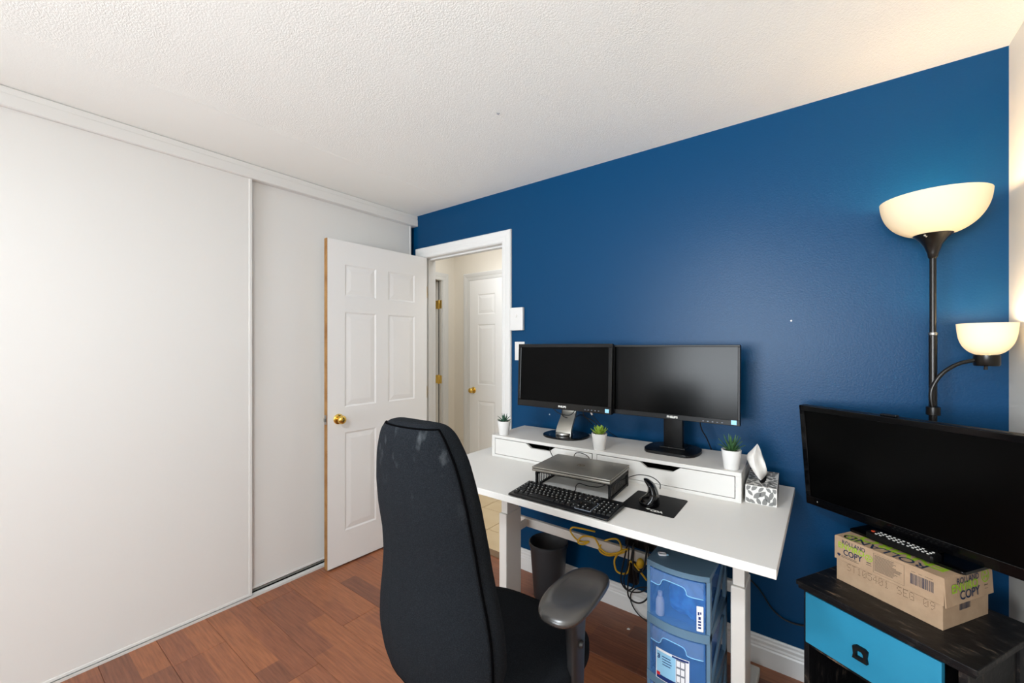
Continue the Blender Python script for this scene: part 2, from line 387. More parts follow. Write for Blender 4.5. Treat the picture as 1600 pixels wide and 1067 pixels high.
while y < YB:
    y0, y1 = max(y, YN), min(y+.195, YB)
    if y1-y0 > .01:
        x = FX0-1.22+offs[k % 12]
        while x < FX1:
            a, b2 = max(x, FX0), min(x+1.22, FX1)
            if b2-a > .02: plank(a, b2, y0, y1)
            x += 1.22
    y += .195; k += 1

# hallway
fh = struct('floor_hall', B((-3.3, YB+.03, -.05), (-.9, 3.2, -.009)), 'grout', 'beige square tile floor of the hallway', 'floor')
tm = bpy.data.meshes.new('tile'); bm = B((-.145, -.145, -.008), (.145, .145, 0), .002, 1); bm.to_mesh(tm); bm.free(); tm.materials.append(M('hall_tile'))
yy = 2.378
for j in range(-1, 3):
    for i in range(0, 8):
        x = -3.15+.31*i+.03; yj = yy+.295*j+.148
        if yj-.145 < YB+.118 or yj+.145 > 3.12: continue
        o = bpy.data.objects.new('tile', tm); C.objects.link(o); o.parent = fh; o.location = (x, yj, 0); o.scale = (1.05, 1, 1)
for i in range(0, 8):
    x = -3.15+.31*i+.03
    for y0, y1 in ((YB+.058, 2.374), (2.972, 3.09)):
        o = bpy.data.objects.new('tile', tm); C.objects.link(o); o.parent = fh; o.location = (x, (y0+y1)/2, 0); o.scale = (1.05, (y1-y0)/.29, 1)
th = struct('trim_3', B((DX0, YB-.005, 0), (DX1, YB+.055, .008), .003), 'threshold', 'wooden threshold strip under the doorway', 'threshold')
YH, XH = 3.10, -3.12
struct('wall_hall_far', B((-3.3, YH, -.02), (-.9, YH+.1, 2.6)), 'cream_paint', 'cream wall at the far side of the hallway', 'wall')
bm = nb(); box(bm, (XH-.032, 2.93, -.02), (XH, YH, 2.6)); box(bm, (XH-.032, YB+.118, 2.05), (XH, 2.93, 2.6))
struct('wall_hall_left', bm, 'cream_paint', 'cream end wall of the hallway with an open doorway', 'wall')
struct('ceiling_hall', B((-3.3, YB+.11, 2.5), (-.9, 3.2, 2.6)), 'ceiling_paint', 'white hallway ceiling', 'ceiling')
struct('wall_hall_right', B((-.9, YB+.11, -.02), (-.8, 3.2, 2.6)), 'cream_paint', 'cream end wall of the hallway at the right', 'wall')
bm = B((-3.75, 2.0, -.05), (-3.7, 3.25, 2.6)); box(bm, (-3.7, 2.0, -.05), (-3.3, 2.2, 2.6)); box(bm, (-3.7, 3.2, -.05), (-3.152, 3.25, 2.6)); box(bm, (-3.7, 2.2, 2.5), (-3.3, 3.2, 2.6)); box(bm, (-3.7, 2.2, -.05), (-3.3, 3.2, -.009)); box(bm, (-3.3, 3.1, -.05), (-3.152, 3.2, 2.6))
struct('wall_next_room', bm, 'cream_paint', 'cream wall of the room beyond the hallway', 'wall')

# panelled door slab in the local frame: x across from hinge 0 to W, y thickness 0..-T (front at 0), z up
def panel_door(parent, W=.762, Hh=2.03, T=.035, both=True):
    bm = nb(); box(bm, (0, -T+.004, 0), (W, -.004, Hh), 0)
    st = .112; md = .095; cw = (W-2*st-md)/2
    rows = ((.205, .825), (.985, 1.585), (1.685, 1.885))
    # raised stiles and rails on both faces
    for y0, y1 in ((-.0045, 0), (-T, -T+.0045)):
        for x0, x1 in ((0, st), (st+cw, st+cw+md), (W-st, W)): box(bm, (x0, y0, 0), (x1, y1, Hh))
        for z0, z1 in ((0, rows[0][0]), (rows[0][1], rows[1][0]), (rows[1][1], rows[2][0]), (rows[2][1], Hh)):
            for x0 in (st, st+cw+md): box(bm, (x0, y0, z0), (x0+cw, y1, z1))
    s = obj('slab', bm, 'door_white', parent)
    for x0 in (st, st+cw+md):
        for z0, z1 in rows:
            for sgn, yb in ((1, -.004), (-1, -T+.004)):
                g, e1 = .012, .03
                pts = [[(x0+g+e, z0+g+e), (x0+cw-g-e, z0+g+e), (x0+cw-g-e, z1-g-e), (x0+g+e, z1-g-e)] for e in (0, e1)]
                t = nb(); lo = [t.verts.new((p[0], yb, p[1])) for p in pts[0]]; hi = [t.verts.new((p[0], yb+sgn*.0035, p[1])) for p in pts[1]]
                for k in range(4): t.faces.new((lo[k], lo[(k+1) % 4], hi[(k+1) % 4], hi[k]))
                t.faces.new(hi)
                # quarter-round moulding against the stile
                q = nb(); fr = [(x0, z0), (x0+cw, z0), (x0+cw, z1), (x0, z1)]; inn = [(x0+g*.8, z0+g*.8), (x0+cw-g*.8, z0+g*.8), (x0+cw-g*.8, z1-g*.8), (x0+g*.8, z1-g*.8)]
                a = [t.verts.new((p[0], yb+sgn*.0044, p[1])) for p in fr]; b2 = [t.verts.new((p[0], yb+sgn*.0002, p[1])) for p in inn]
                for k in range(4): t.faces.new((a[k], a[(k+1) % 4], b2[(k+1) % 4], b2[k]))
                q.free()
                obj('panel', t, 'door_white', parent)
    return s
def knob(parent, x, z, y0, sgn):
    k = obj('knob', lathe(nb(), [(0, .062), (.012, .061), (.021, .057), (.026, .049), (.0265, .042), (.023, .033), (.014, .027), (.011, .02), (.011, .0)], 24), 'brass', parent, 50, (x, y0, z), (math.radians(-90*sgn), 0, 0))
    r = obj('rose', lathe(nb(), [(0, .008), (.02, .0085), (.029, .006), (.0325, .002), (.0325, 0), (0, 0)], 28), 'brass', k, 50)
def hinge(parent, loc, rz=0):
    h = obj('hinge', lathe(nb(), [(0, -.05), (.004, -.05), (.006, -.046), (.006, .046), (.004, .05), (0, .05)], 12), 'brass', parent, 40, loc, (0, 0, rz))
    bm = nb(); box(bm, (-.026, -.0015, -.044), (0, .0005, .044)); box(bm, (0, -.0015, -.044), (.026, .0005, .044))
    obj('leaf_plate', bm, 'brass', h)

# door_1: open against the closet. local x runs from hinge to free edge
ang = math.atan2(1.322-2.088, -2.421+2.392)
d1 = thing('door_1', 'open white six-panel door with brass knob in front of the closet', 'door', (-2.392, 2.088, .012), ang, None, 'structure')
# door local +y must look into the room (+x side): with x along -y, +y local points to +x
panel_door(d1)
knob(d1, .692, .915, 0, 1); knob(d1, .692, .915, -.035, -1)
obj('raw_edge', B((.762, -.0345, 0), (.7645, -.0005, 2.03)), 'raw_wood', d1)
lp = obj('latch', B((.764, -.029, .888), (.7662, -.006, .946), .001), 'steel', d1)
obj('latch_bolt', B((.766, -.024, .906), (.776, -.011, .928), .003), 'steel', lp)
for z in (.25, 1.02, 1.78): hinge(d1, (-.004, -.033, z), 0)
# doorway frame
tr = thing('trim_2', 'white moulded casing and jambs around the open doorway', 'door frame', (0, 0, 0), 0, None, 'structure')
for x0, x1 in ((DX0-.012, DX0), (DX1, DX1+.012)): obj('jamb', B((x0, YB-.002, 0), (x1, YB+.12, DZ+.012), .001), 'white_gloss', tr)
obj('head_jamb', B((DX0, YB-.002, DZ), (DX1, YB+.12, DZ+.012), .001), 'white_gloss', tr)
for x0, x1 in ((DX0, DX0+.012), (DX1-.012, DX1)): obj('stop', B((x0, YB+.04, 0), (x1, YB+.075, DZ), .002), 'white_gloss', tr)
obj('stop', B((DX0+.012, YB+.04, DZ-.012), (DX1-.012, YB+.075, DZ), .002), 'white_gloss', tr)
cprof = [(0, 0), (0, -.010), (.012, -.013), (.026, -.0125), (.040, -.016), (.058, -.018), (.068, -.018), (.073, -.012), (.073, 0)]   # from the opening outward, depth
def casing(parent, x0, x1, z1, yw, sgn=-1, wl=None):
    """mitred casing on a wall face y=yw, proud towards sgn; x0,x1 opening edges"""
    wl = wl or .073; s = -1
    def ring(pt): return [(pt[0](d*1.0), yw+(-dep*sgn if sgn > 0 else dep), pt[1](d)) for d, dep in cprof]
    L_ = [[(x0-min(d, wl), yw+dep*(-sgn), 0) for d, dep in cprof], [(x0-min(d, wl), yw+dep*(-sgn), z1+d) for d, dep in cprof]]
    R_ = [[(x1+d, yw+dep*(-sgn), 0) for d, dep in cprof], [(x1+d, yw+dep*(-sgn), z1+d) for d, dep in cprof]]
    T_ = [[(x0-min(d, wl), yw+dep*(-sgn), z1+d) for d, dep in cprof], [(x1+d, yw+dep*(-sgn), z1+d) for d, dep in cprof]]
    for r in (L_, R_, T_): obj('casing', loft(nb(), r), 'white_gloss', parent)
casing(tr, DX0-.004, DX1+.004, DZ+.004, YB, -1)

# door_2: closed door on the far hallway wall
d2 = thing('door_2', 'closed white panelled door at the far side of the hallway', 'door', (-2.125, YH-.012, .012), math.pi, None, 'structure')
panel_door(d2, .762, 2.03); knob(d2, .71, .925, 0, 1)
tr2 = thing('trim_4', 'white casing around the closed hallway door', 'door frame', (0, 0, 0), 0, None, 'structure')
casing(tr2, -2.125-.766-.01, -2.125+.012, 2.046, YH, -1)
obj('jamb', B((-2.90, YH-.013, 0), (-2.889, YH-.001, 2.046)), 'white_gloss', tr2); obj('head_jamb', B((-2.90, YH-.013, 2.044), (-2.115, YH-.001, 2.052)), 'white_gloss', tr2)
# door_3: open door at the end of the hallway, its hinge side next to the jamb
d3 = thing('door_3', 'white door swung open at the end of the hallway, brass hinges showing', 'door', (XH-.050, 2.924, .012), math.pi, None, 'structure')
panel_door(d3, .55, 2.03)
for z in (.27, 1.03, 1.795): hinge(d3, (-.009, .006, z), 0)
for o in d3.children:
    if o.name.startswith('hinge'): o.scale = (1.7, 1, .95)
tr3 = thing('trim_5', 'white casing around the doorway at the end of the hallway', 'door frame', (0, 0, 0), 0, None, 'structure')
obj('jamb', B((XH-.032, 2.918, 0), (XH+.001, 2.93, 2.05)), 'white_gloss', tr3); obj('gap_shade_strip', B((XH-.049, 2.923, 0), (XH-.032, 2.934, 2.05)), 'gap_dark', tr3)  # black strip paints in the shade of the crevice between jamb and door
cs = [[(XH-dep, 2.93+d, 0) for d, dep in cprof], [(XH-dep, 2.93+d, 2.05+d) for d, dep in cprof]]
obj('casing', loft(nb(), cs), 'white_gloss', tr3)
cs = [[(XH-dep, 2.93+d, 2.05+d) for d, dep in cprof], [(XH-dep, 2.25, 2.05+d) for d, dep in cprof]]
obj('casing', loft(nb(), cs), 'white_gloss', tr3)

# sliding closet doors, valance and track
tag(obj('trim_1', loft(nb(), [[(x, y_, z) for x, z in ((-2.56, 2.297), (-2.500, 2.297), (-2.496, 2.301), (-2.497, 2.345), (-2.4995, 2.350), (-2.4985, 2.372), (-2.503, 2.3765), (-2.56, 2.3765))] for y_ in (YN, YB-.002)]), 'closet_white'), 'white valance board above the sliding closet doors', 'valance', None, 'structure')
def slider(name, label, x, y0, y1, z0, z1):
    d = thing(name, label, 'closet door', (x, y0, z0), 0, None, 'structure')
    Wd = y1-y0; Hd = z1-z0
    obj('panel', B((-.012, .012, .012), (-.003, Wd-.012, Hd)), 'closet_white', d)
    for a, b2 in ((0, .016), (Wd-.016, Wd)): obj('edge_strip', B((-.016, a, 0), (0, b2, Hd), .0025), 'closet_white', d)
    obj('bottom_rail', B((-.016, .016, 0), (-.001, Wd-.016, .014), .002), 'closet_white', d)
    return d
slider('door_4', 'wide white sliding closet door nearest the camera', XC, -.62, .946, .012, 2.31)
slider('door_5', 'white sliding closet door behind the open panelled door', XC-.026, .915, 2.06, .03, 2.31)
slider('door_6', 'white sliding closet door beside the window wall', XC-.026, YN+.01, -.55, .03, 2.31)
tk = thing('trim_6', 'white metal floor track of the sliding closet doors', 'track', (0, YN, 0), 0, None, 'structure')
bm = nb(); Lk = YB-.02-YN
box(bm, (-2.565, 0, 0), (-2.503, Lk, .004)); box(bm, (-2.506, 0, .004), (-2.503, Lk, .012)); box(bm, (-2.5295, 0, .004), (-2.5275, Lk, .014)); box(bm, (-2.565, 0, .004), (-2.563, Lk, .014))
obj('rail', bm, 'white_gloss', tk)
obj('slot', B((-2.56, 0, .004), (-2.531, Lk, .006)), 'gap_dark', tk)
for yy_ in (4.2, 4.52, 4.82): obj('screw', lathe(nb(), [(0, .001), (.003, .0005), (.0035, 0)], 10, (-2.515, yy_, .0042)), 'steel', tk)

# baseboards
bprof = [(0, 0), (-.015, 0), (-.015, .072), (-.012, .079), (-.0125, .084), (-.010, .092), (-.011, .104), (-.008, .110), (-.0075, .118), (-.004, .125), (0, .125)]
struct('baseboard_far', loft(nb(), [[(x, YB+d, z) for d, z in bprof] for x in (DX1+.079, XR)]), 'white_gloss', 'white moulded baseboard along the blue wall', 'baseboard')
struct('baseboard_right', loft(nb(), [[(XR+d, y_, z) for d, z in bprof] for y_ in (YN, YB-.016)]), 'white_gloss', 'white moulded baseboard along the right wall', 'baseboard')

# wall plates
t = thing('thermostat', 'square white thermostat on the wall beside the door casing', 'thermostat', (-1.54, YB, 1.55))
obj('housing', B((-.05, -.026, -.0715), (.05, -.004, .0715), .004), 'white_plastic', t); obj('back_plate', B((-.046, -.004, -.068), (.046, 0, .068)), 'white_plastic', t)
obj('dial', lathe(nb(), [(0, .004), (.010, .0035), (.011, 0)], 20), 'white_plastic', t, 40, (0, -.026, .02), (math.pi/2, 0, 0))
t = thing('light_switch', 'white light switch plate on the blue wall behind the left monitor', 'light switch', (-1.527, YB, 1.35))
obj('cover_plate', B((-.037, -.006, -.058), (.037, 0, .058), .002), 'white_plastic', t); obj('toggle', B((-.005, -.016, -.012), (.005, -.006, .012), .002), 'white_plastic', t)
for z in (-.035, .035): obj('screw', lathe(nb(), [(0, .001), (.003, .0006), (.0035, 0)], 10), 'white_plastic', t, None, (0, -.006, z), (math.pi/2, 0, 0))
for (x, z, r) in ((-.118, 1.487, .0035), (-1.31, .975, .004)): obj('nail_hole', lathe(nb(), [(0, .001), (r, .0008), (r, 0)], 10), 'white_plastic', bpy.data.objects['wall_far'], None, (x, YB, z), (math.pi/2, 0, 0))

# ------------------------------------------------------------------ desk
ZD = .80
dk = thing('standing_desk', 'white height-adjustable desk against the blue wall', 'desk', (-.82, 1.665, 0))
obj('tabletop', B((-.719, -.398, ZD-.026), (.717, .392, ZD), .002), 'desk_top', dk)
for sx_, x in (('l', -.4545), ('r', .5775)):
    lg = obj('leg', B((x-.0225, -.065, .028), (x+.0225, .060, .552), .004), 'desk_metal', dk)
    obj('inner_column', B((x-.0185, -.052, .55), (x+.0185, .050, .752), .003), 'desk_metal', lg)
    obj('foot', B((x-.021, -.36, 0), (x+.021, .16 if sx_ == 'l' else .35, .032), .006), 'desk_metal', lg)
    obj('top_bracket', B((x-.03, -.30, .752), (x+.03, .30, .774), .003), 'black_matte', lg)
obj('crossbar', B((-.535, .158, .408), (.568, .180, .454), .003), 'desk_metal', dk)
for x in (-.4545, .5775): obj('bar_bracket', B((x-.022, .058, .412), (x-.008, .16, .450), .002), 'desk_metal', dk)
obj('frame_rail', B((-.43, -.16, .736), (.55, -.13, .772), .003), 'black_matte', dk); obj('frame_rail', B((-.43, .13, .736), (.55, .16, .772), .003), 'black_matte', dk)
cbx = obj('control_box', B((.28, -.10, .700), (.53, .06, .772), .004), 'black_matte', dk)

# drawer unit on the desk
SA = math.atan2(1.725-1.681, -.249+1.41)
un = thing('desktop_drawer_unit', 'long low white unit with two drawers standing on the desk', 'drawer unit', (-1.412, 1.682, ZD), SA)
UW, UD, UH, ut = 1.163, .312, .112, .015
obj('top_panel', B((0, 0, UH-ut), (UW, UD, UH), .001), 'shelf_white', un); obj('bottom_panel', B((0, 0, 0), (UW, UD, .013), .001), 'shelf_white', un)
for x0 in (0, UW-.02): obj('side_panel', B((x0, .0, .013), (x0+.02, UD, UH-ut), .0005), 'shelf_white', un)
obj('divider', B((.572, .002, .013), (.592, UD, UH-ut), .0005), 'shelf_white', un); obj('back_panel', B((.02, UD-.006, .013), (UW-.02, UD, UH-ut)), 'shelf_white', un)
for x0, x1 in ((.0225, .5695), (.5945, UW-.0225)):
    c = (x0+x1)/2; z0, z1 = .0155, UH-ut-.0025
    poly = [(x0, z0), (x1, z0), (x1, z1), (c+.082, z1), (c+.052, z1-.021), (c-.052, z1-.021), (c-.082, z1), (x0, z1)]
    dr = obj('drawer', prism(nb(), poly, .0, .014, (0, 2, 1)), 'shelf_white', un)
    bm = nb(); box(bm, (x0+.01, .014, z0), (x1-.01, UD-.02, z0+.006)); 
    for a in (x0+.01, x1-.02): box(bm, (a, .014, z0), (a+.01, UD-.02, z0+.05))
    obj('tray', bm, 'gap_dark', dr)

# ------------------------------------------------------------------ monitors
def monitor(name, label, cx, y, w, z0, z1, bez, chin, stand, tilt=0):
    t = thing(name, label, 'monitor', (cx, y, .912), 0)
    h = z1-z0; zb = z0-.912
    hd = bpy.data.objects.new('housing', None)
    T = Matrix.Translation((0, 0, zb+h/2)) @ Matrix.Rotation(tilt, 4, 'X') @ Matrix.Translation((0, 0, -h/2))
    bm = nb(); box(bm, (-w/2, .004, 0), (w/2, .024, h), .004); box(bm, (-w*.32, .02, h*.18), (w*.32, .055, h*.82), .012)
    bmesh.ops.transform(bm, matrix=T, verts=bm.verts); hs = obj('housing', bm, 'black_plastic', t, 40)
    bm = nb()
    for a in ((-w/2, 0, w/2, chin), (-w/2, h-bez, w/2, h), (-w/2, chin, -w/2+bez, h-bez), (w/2-bez, chin, w/2, h-bez)): box(bm, (a[0], -.003, a[1]), (a[2], .006, a[3]), .0015)
    bmesh.ops.transform(bm, matrix=T, verts=bm.verts); fz = obj('bezel', bm, 'black_gloss' if stand == 'curved' else 'black_plastic', hs)
    bm = B((-w/2+bez, .0005, chin), (w/2-bez, .005, h-bez)); bmesh.ops.transform(bm, matrix=T, verts=bm.verts); obj('screen', bm, 'screen' if stand == 'curved' else 'screen_matte', hs)
    R = T.to_3x3()
    lg = text('brand_print', 'PHILIPS', .0125, T @ Vector((.008, -.0035, chin*.32)), R @ Vector((1, 0, 0)), R @ Vector((0, 0, 1)), 'legend', hs, .0006, 1.15, 'CENTER')
    quads('sticker', [(w/2-.032, chin*.2, w/2-.012, chin*.2+.018)], T @ Vector((0, -.0036, 0)), R @ Vector((1, 0, 0)), R @ Vector((0, 0, 1)), 'sticker_blue', hs)
    quads('control_marks', [(w/2-.14+.018*k, chin*.3, w/2-.134+.018*k, chin*.3+.003) for k in range(5)], T @ Vector((0, -.0036, 0)), R @ Vector((1, 0, 0)), R @ Vector((0, 0, 1)), 'sticker_grey', hs)
    return t, zb, h
m1, zb, h = monitor('monitor', 'left monitor with glossy black frame and curved silver stand', -1.083, 1.845, .55, 1.056, 1.392, .018, .034, 'curved', math.radians(-2))
# stand: rounded black base, curved aluminium neck
el = [(.118*math.copysign(abs(math.cos(a))**.8, math.cos(a)), .105*math.copysign(abs(math.sin(a))**.8, math.sin(a))) for a in [2*math.pi*k/40 for k in range(40)]]
obj('stand_base', prism(nb(), [(x, .048+y_) for x, y_ in el], 0, .009, bev=.0025), 'black_gloss', m1, 40)
nk = [(-.004, 1), (-.004, .03), (0, .05)]
rings = []
for k in range(15):
    f = k/14; z = .009+f*.21; yv = .022+.062*math.sin(min(f*1.6, 1)*math.pi/2)**2; hw_ = .044-.006*f; th_ = .008
    rings.append([(-hw_, yv-th_, z), (-hw_*.5, yv-th_-.003, z), (hw_*.5, yv-th_-.003, z), (hw_, yv-th_, z), (hw_, yv+th_, z), (-hw_, yv+th_, z)])
nko = obj('stand_neck', loft(nb(), rings), 'aluminium', m1, 40)
obj('neck_collar', lathe(nb(), [(.043, 0), (.045, .006), (.043, .013), (0, .013)], 28, (0, .028, .009)), 'steel', m1, 40)
obj('cable_slot', prism(nb(), rrect(-.011, .085, .011, .135, .006), .072, .0775, (0, 2, 1)), 'gap_dark', m1)
m2, zb, h = monitor('monitor', 'right monitor with matte black frame and square black stand', -.5475, 1.879, .543, 1.058, 1.386, .009, .022, 'square', math.radians(-1.5))
el = rrect(-.112, -.095, .112, .115, .05, 6)
el = [(.115*math.copysign(abs(math.cos(a))**.7, math.cos(a)), .03+.12*math.copysign(abs(math.sin(a))**.8, math.sin(a))) for a in [2*math.pi*k/40 for k in range(40)]]
el = [(x, max(y_, -.068)) for x, y_ in el]
obj('stand_base', prism(nb(), el, 0, .012, bev=.003), 'black_plastic', m2, 40)
obj('stand_neck', B((-.042, .03, .012), (.042, .062, .30), .006), 'black_plastic', m2, 40)
obj('neck_foot', B((-.055, .015, .012), (.055, .075, .018), .002), 'black_plastic', m2)

# ------------------------------------------------------------------ potted plants on the unit
def leafmesh(l, wd, th_, tip=1.0, cup=.2):
    """leaf along +z, curling outward to +x"""
    bm = nb(); rings = []
    for k in range(6):
        f = k/5; w_ = wd*(math.sin(math.pi*min(f*.62+.2, 1))**tip)*(1 if f < .96 else .12)*(1-f**4*.8)
        z = l*f; x = l*cup*f*f
        rings.append([(x, -w_, z), (x+th_*(1-f*.8), 0, z), (x, w_, z), (x-th_*.25, 0, z)])
    loft(bm, rings); return bm
def plant(label, loc, mname, tiers, kind):
    t = thing('potted_succulent', label, 'plant', loc, random.uniform(0, 6), 'small succulents in white pots')
    t.rotation_euler[2] = {'a': .4, 'b': 1.1, 'c': 2.0}[kind]
    prof = [(0, 0), (.0245, 0), (.026, .002), (.0345, .07), (.035, .073), (.032, .073), (.031, .066), (0, .066)]
    obj('pot', lathe(nb(), prof, 32), 'pot_white', t, 40)
    obj('soil', lathe(nb(), [(0, .068), (.018, .0675), (.0312, .0662)], 24), 'soil', t, 60)
    for (n, l, wd, th_, tilt, cup, z, a0) in tiers:
        me = None
        for k in range(n):
            bm = leafmesh(l, wd, th_, .8, cup)
            if me is None:
                o = obj('leaf', bm, mname, t, 50); me = o.data
            else:
                bm.free(); o = bpy.data.objects.new('leaf', me); C.objects.link(o); o.parent = t
            o.location = (.003*math.cos(a0+2*math.pi*k/n), .003*math.sin(a0+2*math.pi*k/n), z)
            o.rotation_euler = (0, tilt+.12*math.sin(k*2.3), a0+2*math.pi*k/n)
            s = 1+.12*math.sin(k*3.1); o.scale = (s, s, s)
    return t
plant('small dark blue-green succulent at the left end of the white drawer unit', (-1.362, 1.722, .912), 'leaf_blue', [(8, .036, .006, .005, 1.0, .25, .068, 0), (7, .042, .006, .005, .6, .2, .068, .4), (4, .045, .005, .005, .2, .1, .068, .2)], 'a')
plant('yellow-green rosette succulent between the two monitors', (-.822, 1.738, .912), 'leaf_lime', [(8, .042, .010, .006, 1.15, -.25, .067, 0), (7, .042, .010, .006, .75, -.15, .07, .4), (5, .038, .008, .006, .35, -.1, .072, .2)], 'b')
plant('spiky dark green aloe at the right end of the white drawer unit', (-.290, 1.768, .912), 'leaf_dark', [(7, .050, .0055, .005, .95, .18, .067, 0), (7, .060, .0055, .005, .55, .12, .067, .4), (5, .066, .005, .005, .22, .05, .067, .2)], 'c')

# ------------------------------------------------------------------ tissue box
t = thing('tissue_box', 'tissue box with grey leaf print, one tissue pulled up', 'tissue box', (-.247, 1.752, ZD), math.radians(3))
ct_ = obj('carton', B((0.006, 0, 0), (.106, .235, .066), .0012), 'carton_white', t)
rl = random.Random(9)
def leafset(o, xd, yd, W_, H_, n):
    bm = nb(); done = []
    for _ in range(600):
        if len(done) >= n: break
        l_ = rl.uniform(.024, .036); w_ = l_*rl.uniform(.4, .52); a = rl.uniform(-.9, .9)+math.pi/2; cx, cy = rl.uniform(.004, W_-.004), rl.uniform(.004, H_-.004)
        if any((cx-q[0])**2+(cy-q[1])**2 < (.0165)**2 for q in done): continue
        pts = [(l_/2*math.cos(u_)*(1), w_/2*math.sin(u_)*(1-abs(math.cos(u_))**3*.6)) for u_ in [2*math.pi*k/14 for k in range(14)]]
        pts = [(cx+x*math.cos(a)-y_*math.sin(a), cy+x*math.sin(a)+y_*math.cos(a)) for x, y_ in pts]
        pts = [(min(max(x, 0), W_), min(max(y_, 0), H_)) for x, y_ in pts]
        done.append((cx, cy)); bm.faces.new([bm.verts.new((x, y_, 0)) for x, y_ in pts])
    bmesh.ops.transform(bm, matrix=frame_m(o, xd, yd), verts=bm.verts); obj('leaf_pattern', bm, 'leaf_ink', ct_)
leafset((.008, -.0004, .002), (1, 0, 0), (0, 0, 1), .096, .062, 26)
leafset((.1064, .002, .002), (0, 1, 0), (0, 0, 1), .231, .062, 50)
leafset((.008, .002, .0662), (1, 0, 0), (0, 1, 0), .096, .231, 70)
obj('opening', prism(nb(), [(.056+.012*math.cos(a), .118+.07*math.sin(a)) for a in [2*math.pi*k/24 for k in range(24)]], .066, .0664), 'gap_dark', t)
bm = nb(); R_ = []
edges_ = ([(.052, .085, .064), (.030, .085, .090), (.010, .095, .122), (.002, .110, .150), (.020, .135, .172), (.034, .155, .190)],
          [(.056, .100, .064), (.040, .080, .095), (.030, .085, .128), (.026, .105, .158), (.032, .135, .178), (.0352, .155, .190)],
          [(.058, .118, .064), (.054, .092, .098), (.046, .112, .130), (.040, .122, .158), (.038, .145, .176), (.0356, .155, .190)],
          [(.060, .140, .064), (.070, .115, .090), (.066, .110, .120), (.056, .130, .146), (.046, .148, .172), (.036, .156, .190)])
cols = [spline(c_, 3) for c_ in edges_]
for j in range(len(cols[0])):
    base_ = spline([c_[j] for c_ in cols], 3)
    R_.append([bm.verts.new(v) for v in base_])
for a, b2 in zip(R_, R_[1:]):
    for k in range(len(a)-1): bm.faces.new((a[k], a[k+1], b2[k+1], b2[k]))
ts = obj('tissue_sheet', bm, 'tissue', t, 40)
md_ = ts.modifiers.new('thick', 'SOLIDIFY'); md_.thickness = .0008

# ------------------------------------------------------------------ laptop on a mesh riser
LA = math.radians(4.5)
st = thing('monitor_riser', 'black riser with slotted metal sides under the laptop', 'riser', (-.806, 1.540, ZD), LA)
rw, rd, rh = .318, .225, .068
obj('deck', B((-rw/2, -rd/2, rh-.006), (rw/2, rd/2, rh), .002), 'black_matte', st)
for s in (-1, 1):
    x = s*(rw/2-.004)
    bm = nb(); box(bm, (x-.004, -rd/2, 0), (x+.004, -rd/2+.014, rh-.006), .001); box(bm, (x-.004, rd/2-.014, 0), (x+.004, rd/2, rh-.006), .001)
    box(bm, (x-.004, -rd/2, .004), (x+.004, rd/2, .012)); box(bm, (x-.004, -rd/2, rh-.016), (x+.004, rd/2, rh-.006))
    sd = obj('side_frame', bm, 'black_matte', st)
    bm = nb()
    for k in range(14):
        y_ = -rd/2+.018+k*(rd-.036)/13; box(bm, (x-.0015, y_-.0018, .010), (x+.0015, y_+.0018, rh-.014))
    tag(obj('slotted_panel', bm, 'black_matte', sd), kind='stuff')
lt = thing('laptop', 'closed silver laptop lying on the black riser', 'laptop', (-.808, 1.534, ZD+rh), LA)
obj('base', B((-.166, -.119, .001), (.166, .119, .0115), .003), 'silver_brushed', lt, 40)
ld = obj('lid', B((-.166, -.119, .0125), (.166, .119, .0195), .003), 'silver_brushed', lt, 40)
obj('hinge_bar', B((-.13, .112, .008), (.13, .1205, .016), .002), 'black_matte', lt)
bm = nb(); lathe(bm, [(.0145, 0), (.017, 0), (.017, .0004), (.0145, .0004)], 36, (0, 0, .0196), True)
lo = obj('logo_ring', bm, 'ink_grey', ld)
text('logo_letters', 'hp', .026, (-.001, -.006, .0199), (1, 0, 0), (0, 1, 0), 'ink_grey', ld, .0004, 1, 'CENTER', .3)

# ------------------------------------------------------------------ keyboard
kb = thing('keyboard', 'black full-size wired keyboard at the front of the desk', 'keyboard', (-.779, 1.345, ZD), math.radians(.6))
KW, KD = .412, .148
bm = nb(); prism(bm, [(-KD/2, .003), (KD/2, .003), (KD/2, .022), (-KD/2+.006, .011), (-KD/2, .009)], -KW/2, KW/2, (1, 2, 0), .0025); obj('case', bm, 'black_plastic', kb, 40)
for x in (-.18, .18): obj('foot', B((x-.012, KD/2-.02, 0), (x+.012, KD/2-.008, .004)), 'black_matte', kb)
bm = nb(); lg_ = nb(); sl = .011/KD
def key(x, y_, w_, d_=.0165):
    z = .0155+sl*(y_)*1.0; z0 = z-.003
    a = [(x-w_/2, y_-d_/2, z0), (x+w_/2, y_-d_/2, z0), (x+w_/2, y_+d_/2, z0+.001), (x-w_/2, y_+d_/2, z0+.001)]
    b2 = [(x-w_/2+.002, y_-d_/2+.002, z+.0055), (x+w_/2-.002, y_-d_/2+.002, z+.0055), (x+w_/2-.002, y_+d_/2-.0015, z+.007), (x-w_/2+.002, y_+d_/2-.0015, z+.007)]
    loft(bm, [a, b2])
    q = [lg_.verts.new((x-w_/2+.0045+dx, y_+dy, z+.0068)) for dx, dy in ((0, 0), (.0035, 0), (.0035, .0042), (0, .0042))]; lg_.faces.new(q)
rows_ = [[1]*13+[2], [1.5]+[1]*12+[1.5], [1.75]+[1]*11+[2.25], [2.25]+[1]*10+[2.75], [1.25]*3+[6.25]+[1.25]*4]
u = .0183
for r_, row_ in enumerate(rows_):
    x = -KW/2+.010; y_ = .030-r_*.0187
    for w_ in row_: key(x+w_*u/2, y_, w_*u-.002); x += w_*u
for k in range(13): key(-KW/2+.010+u*(k*1.165+.5), .0545, u-.002, .013)
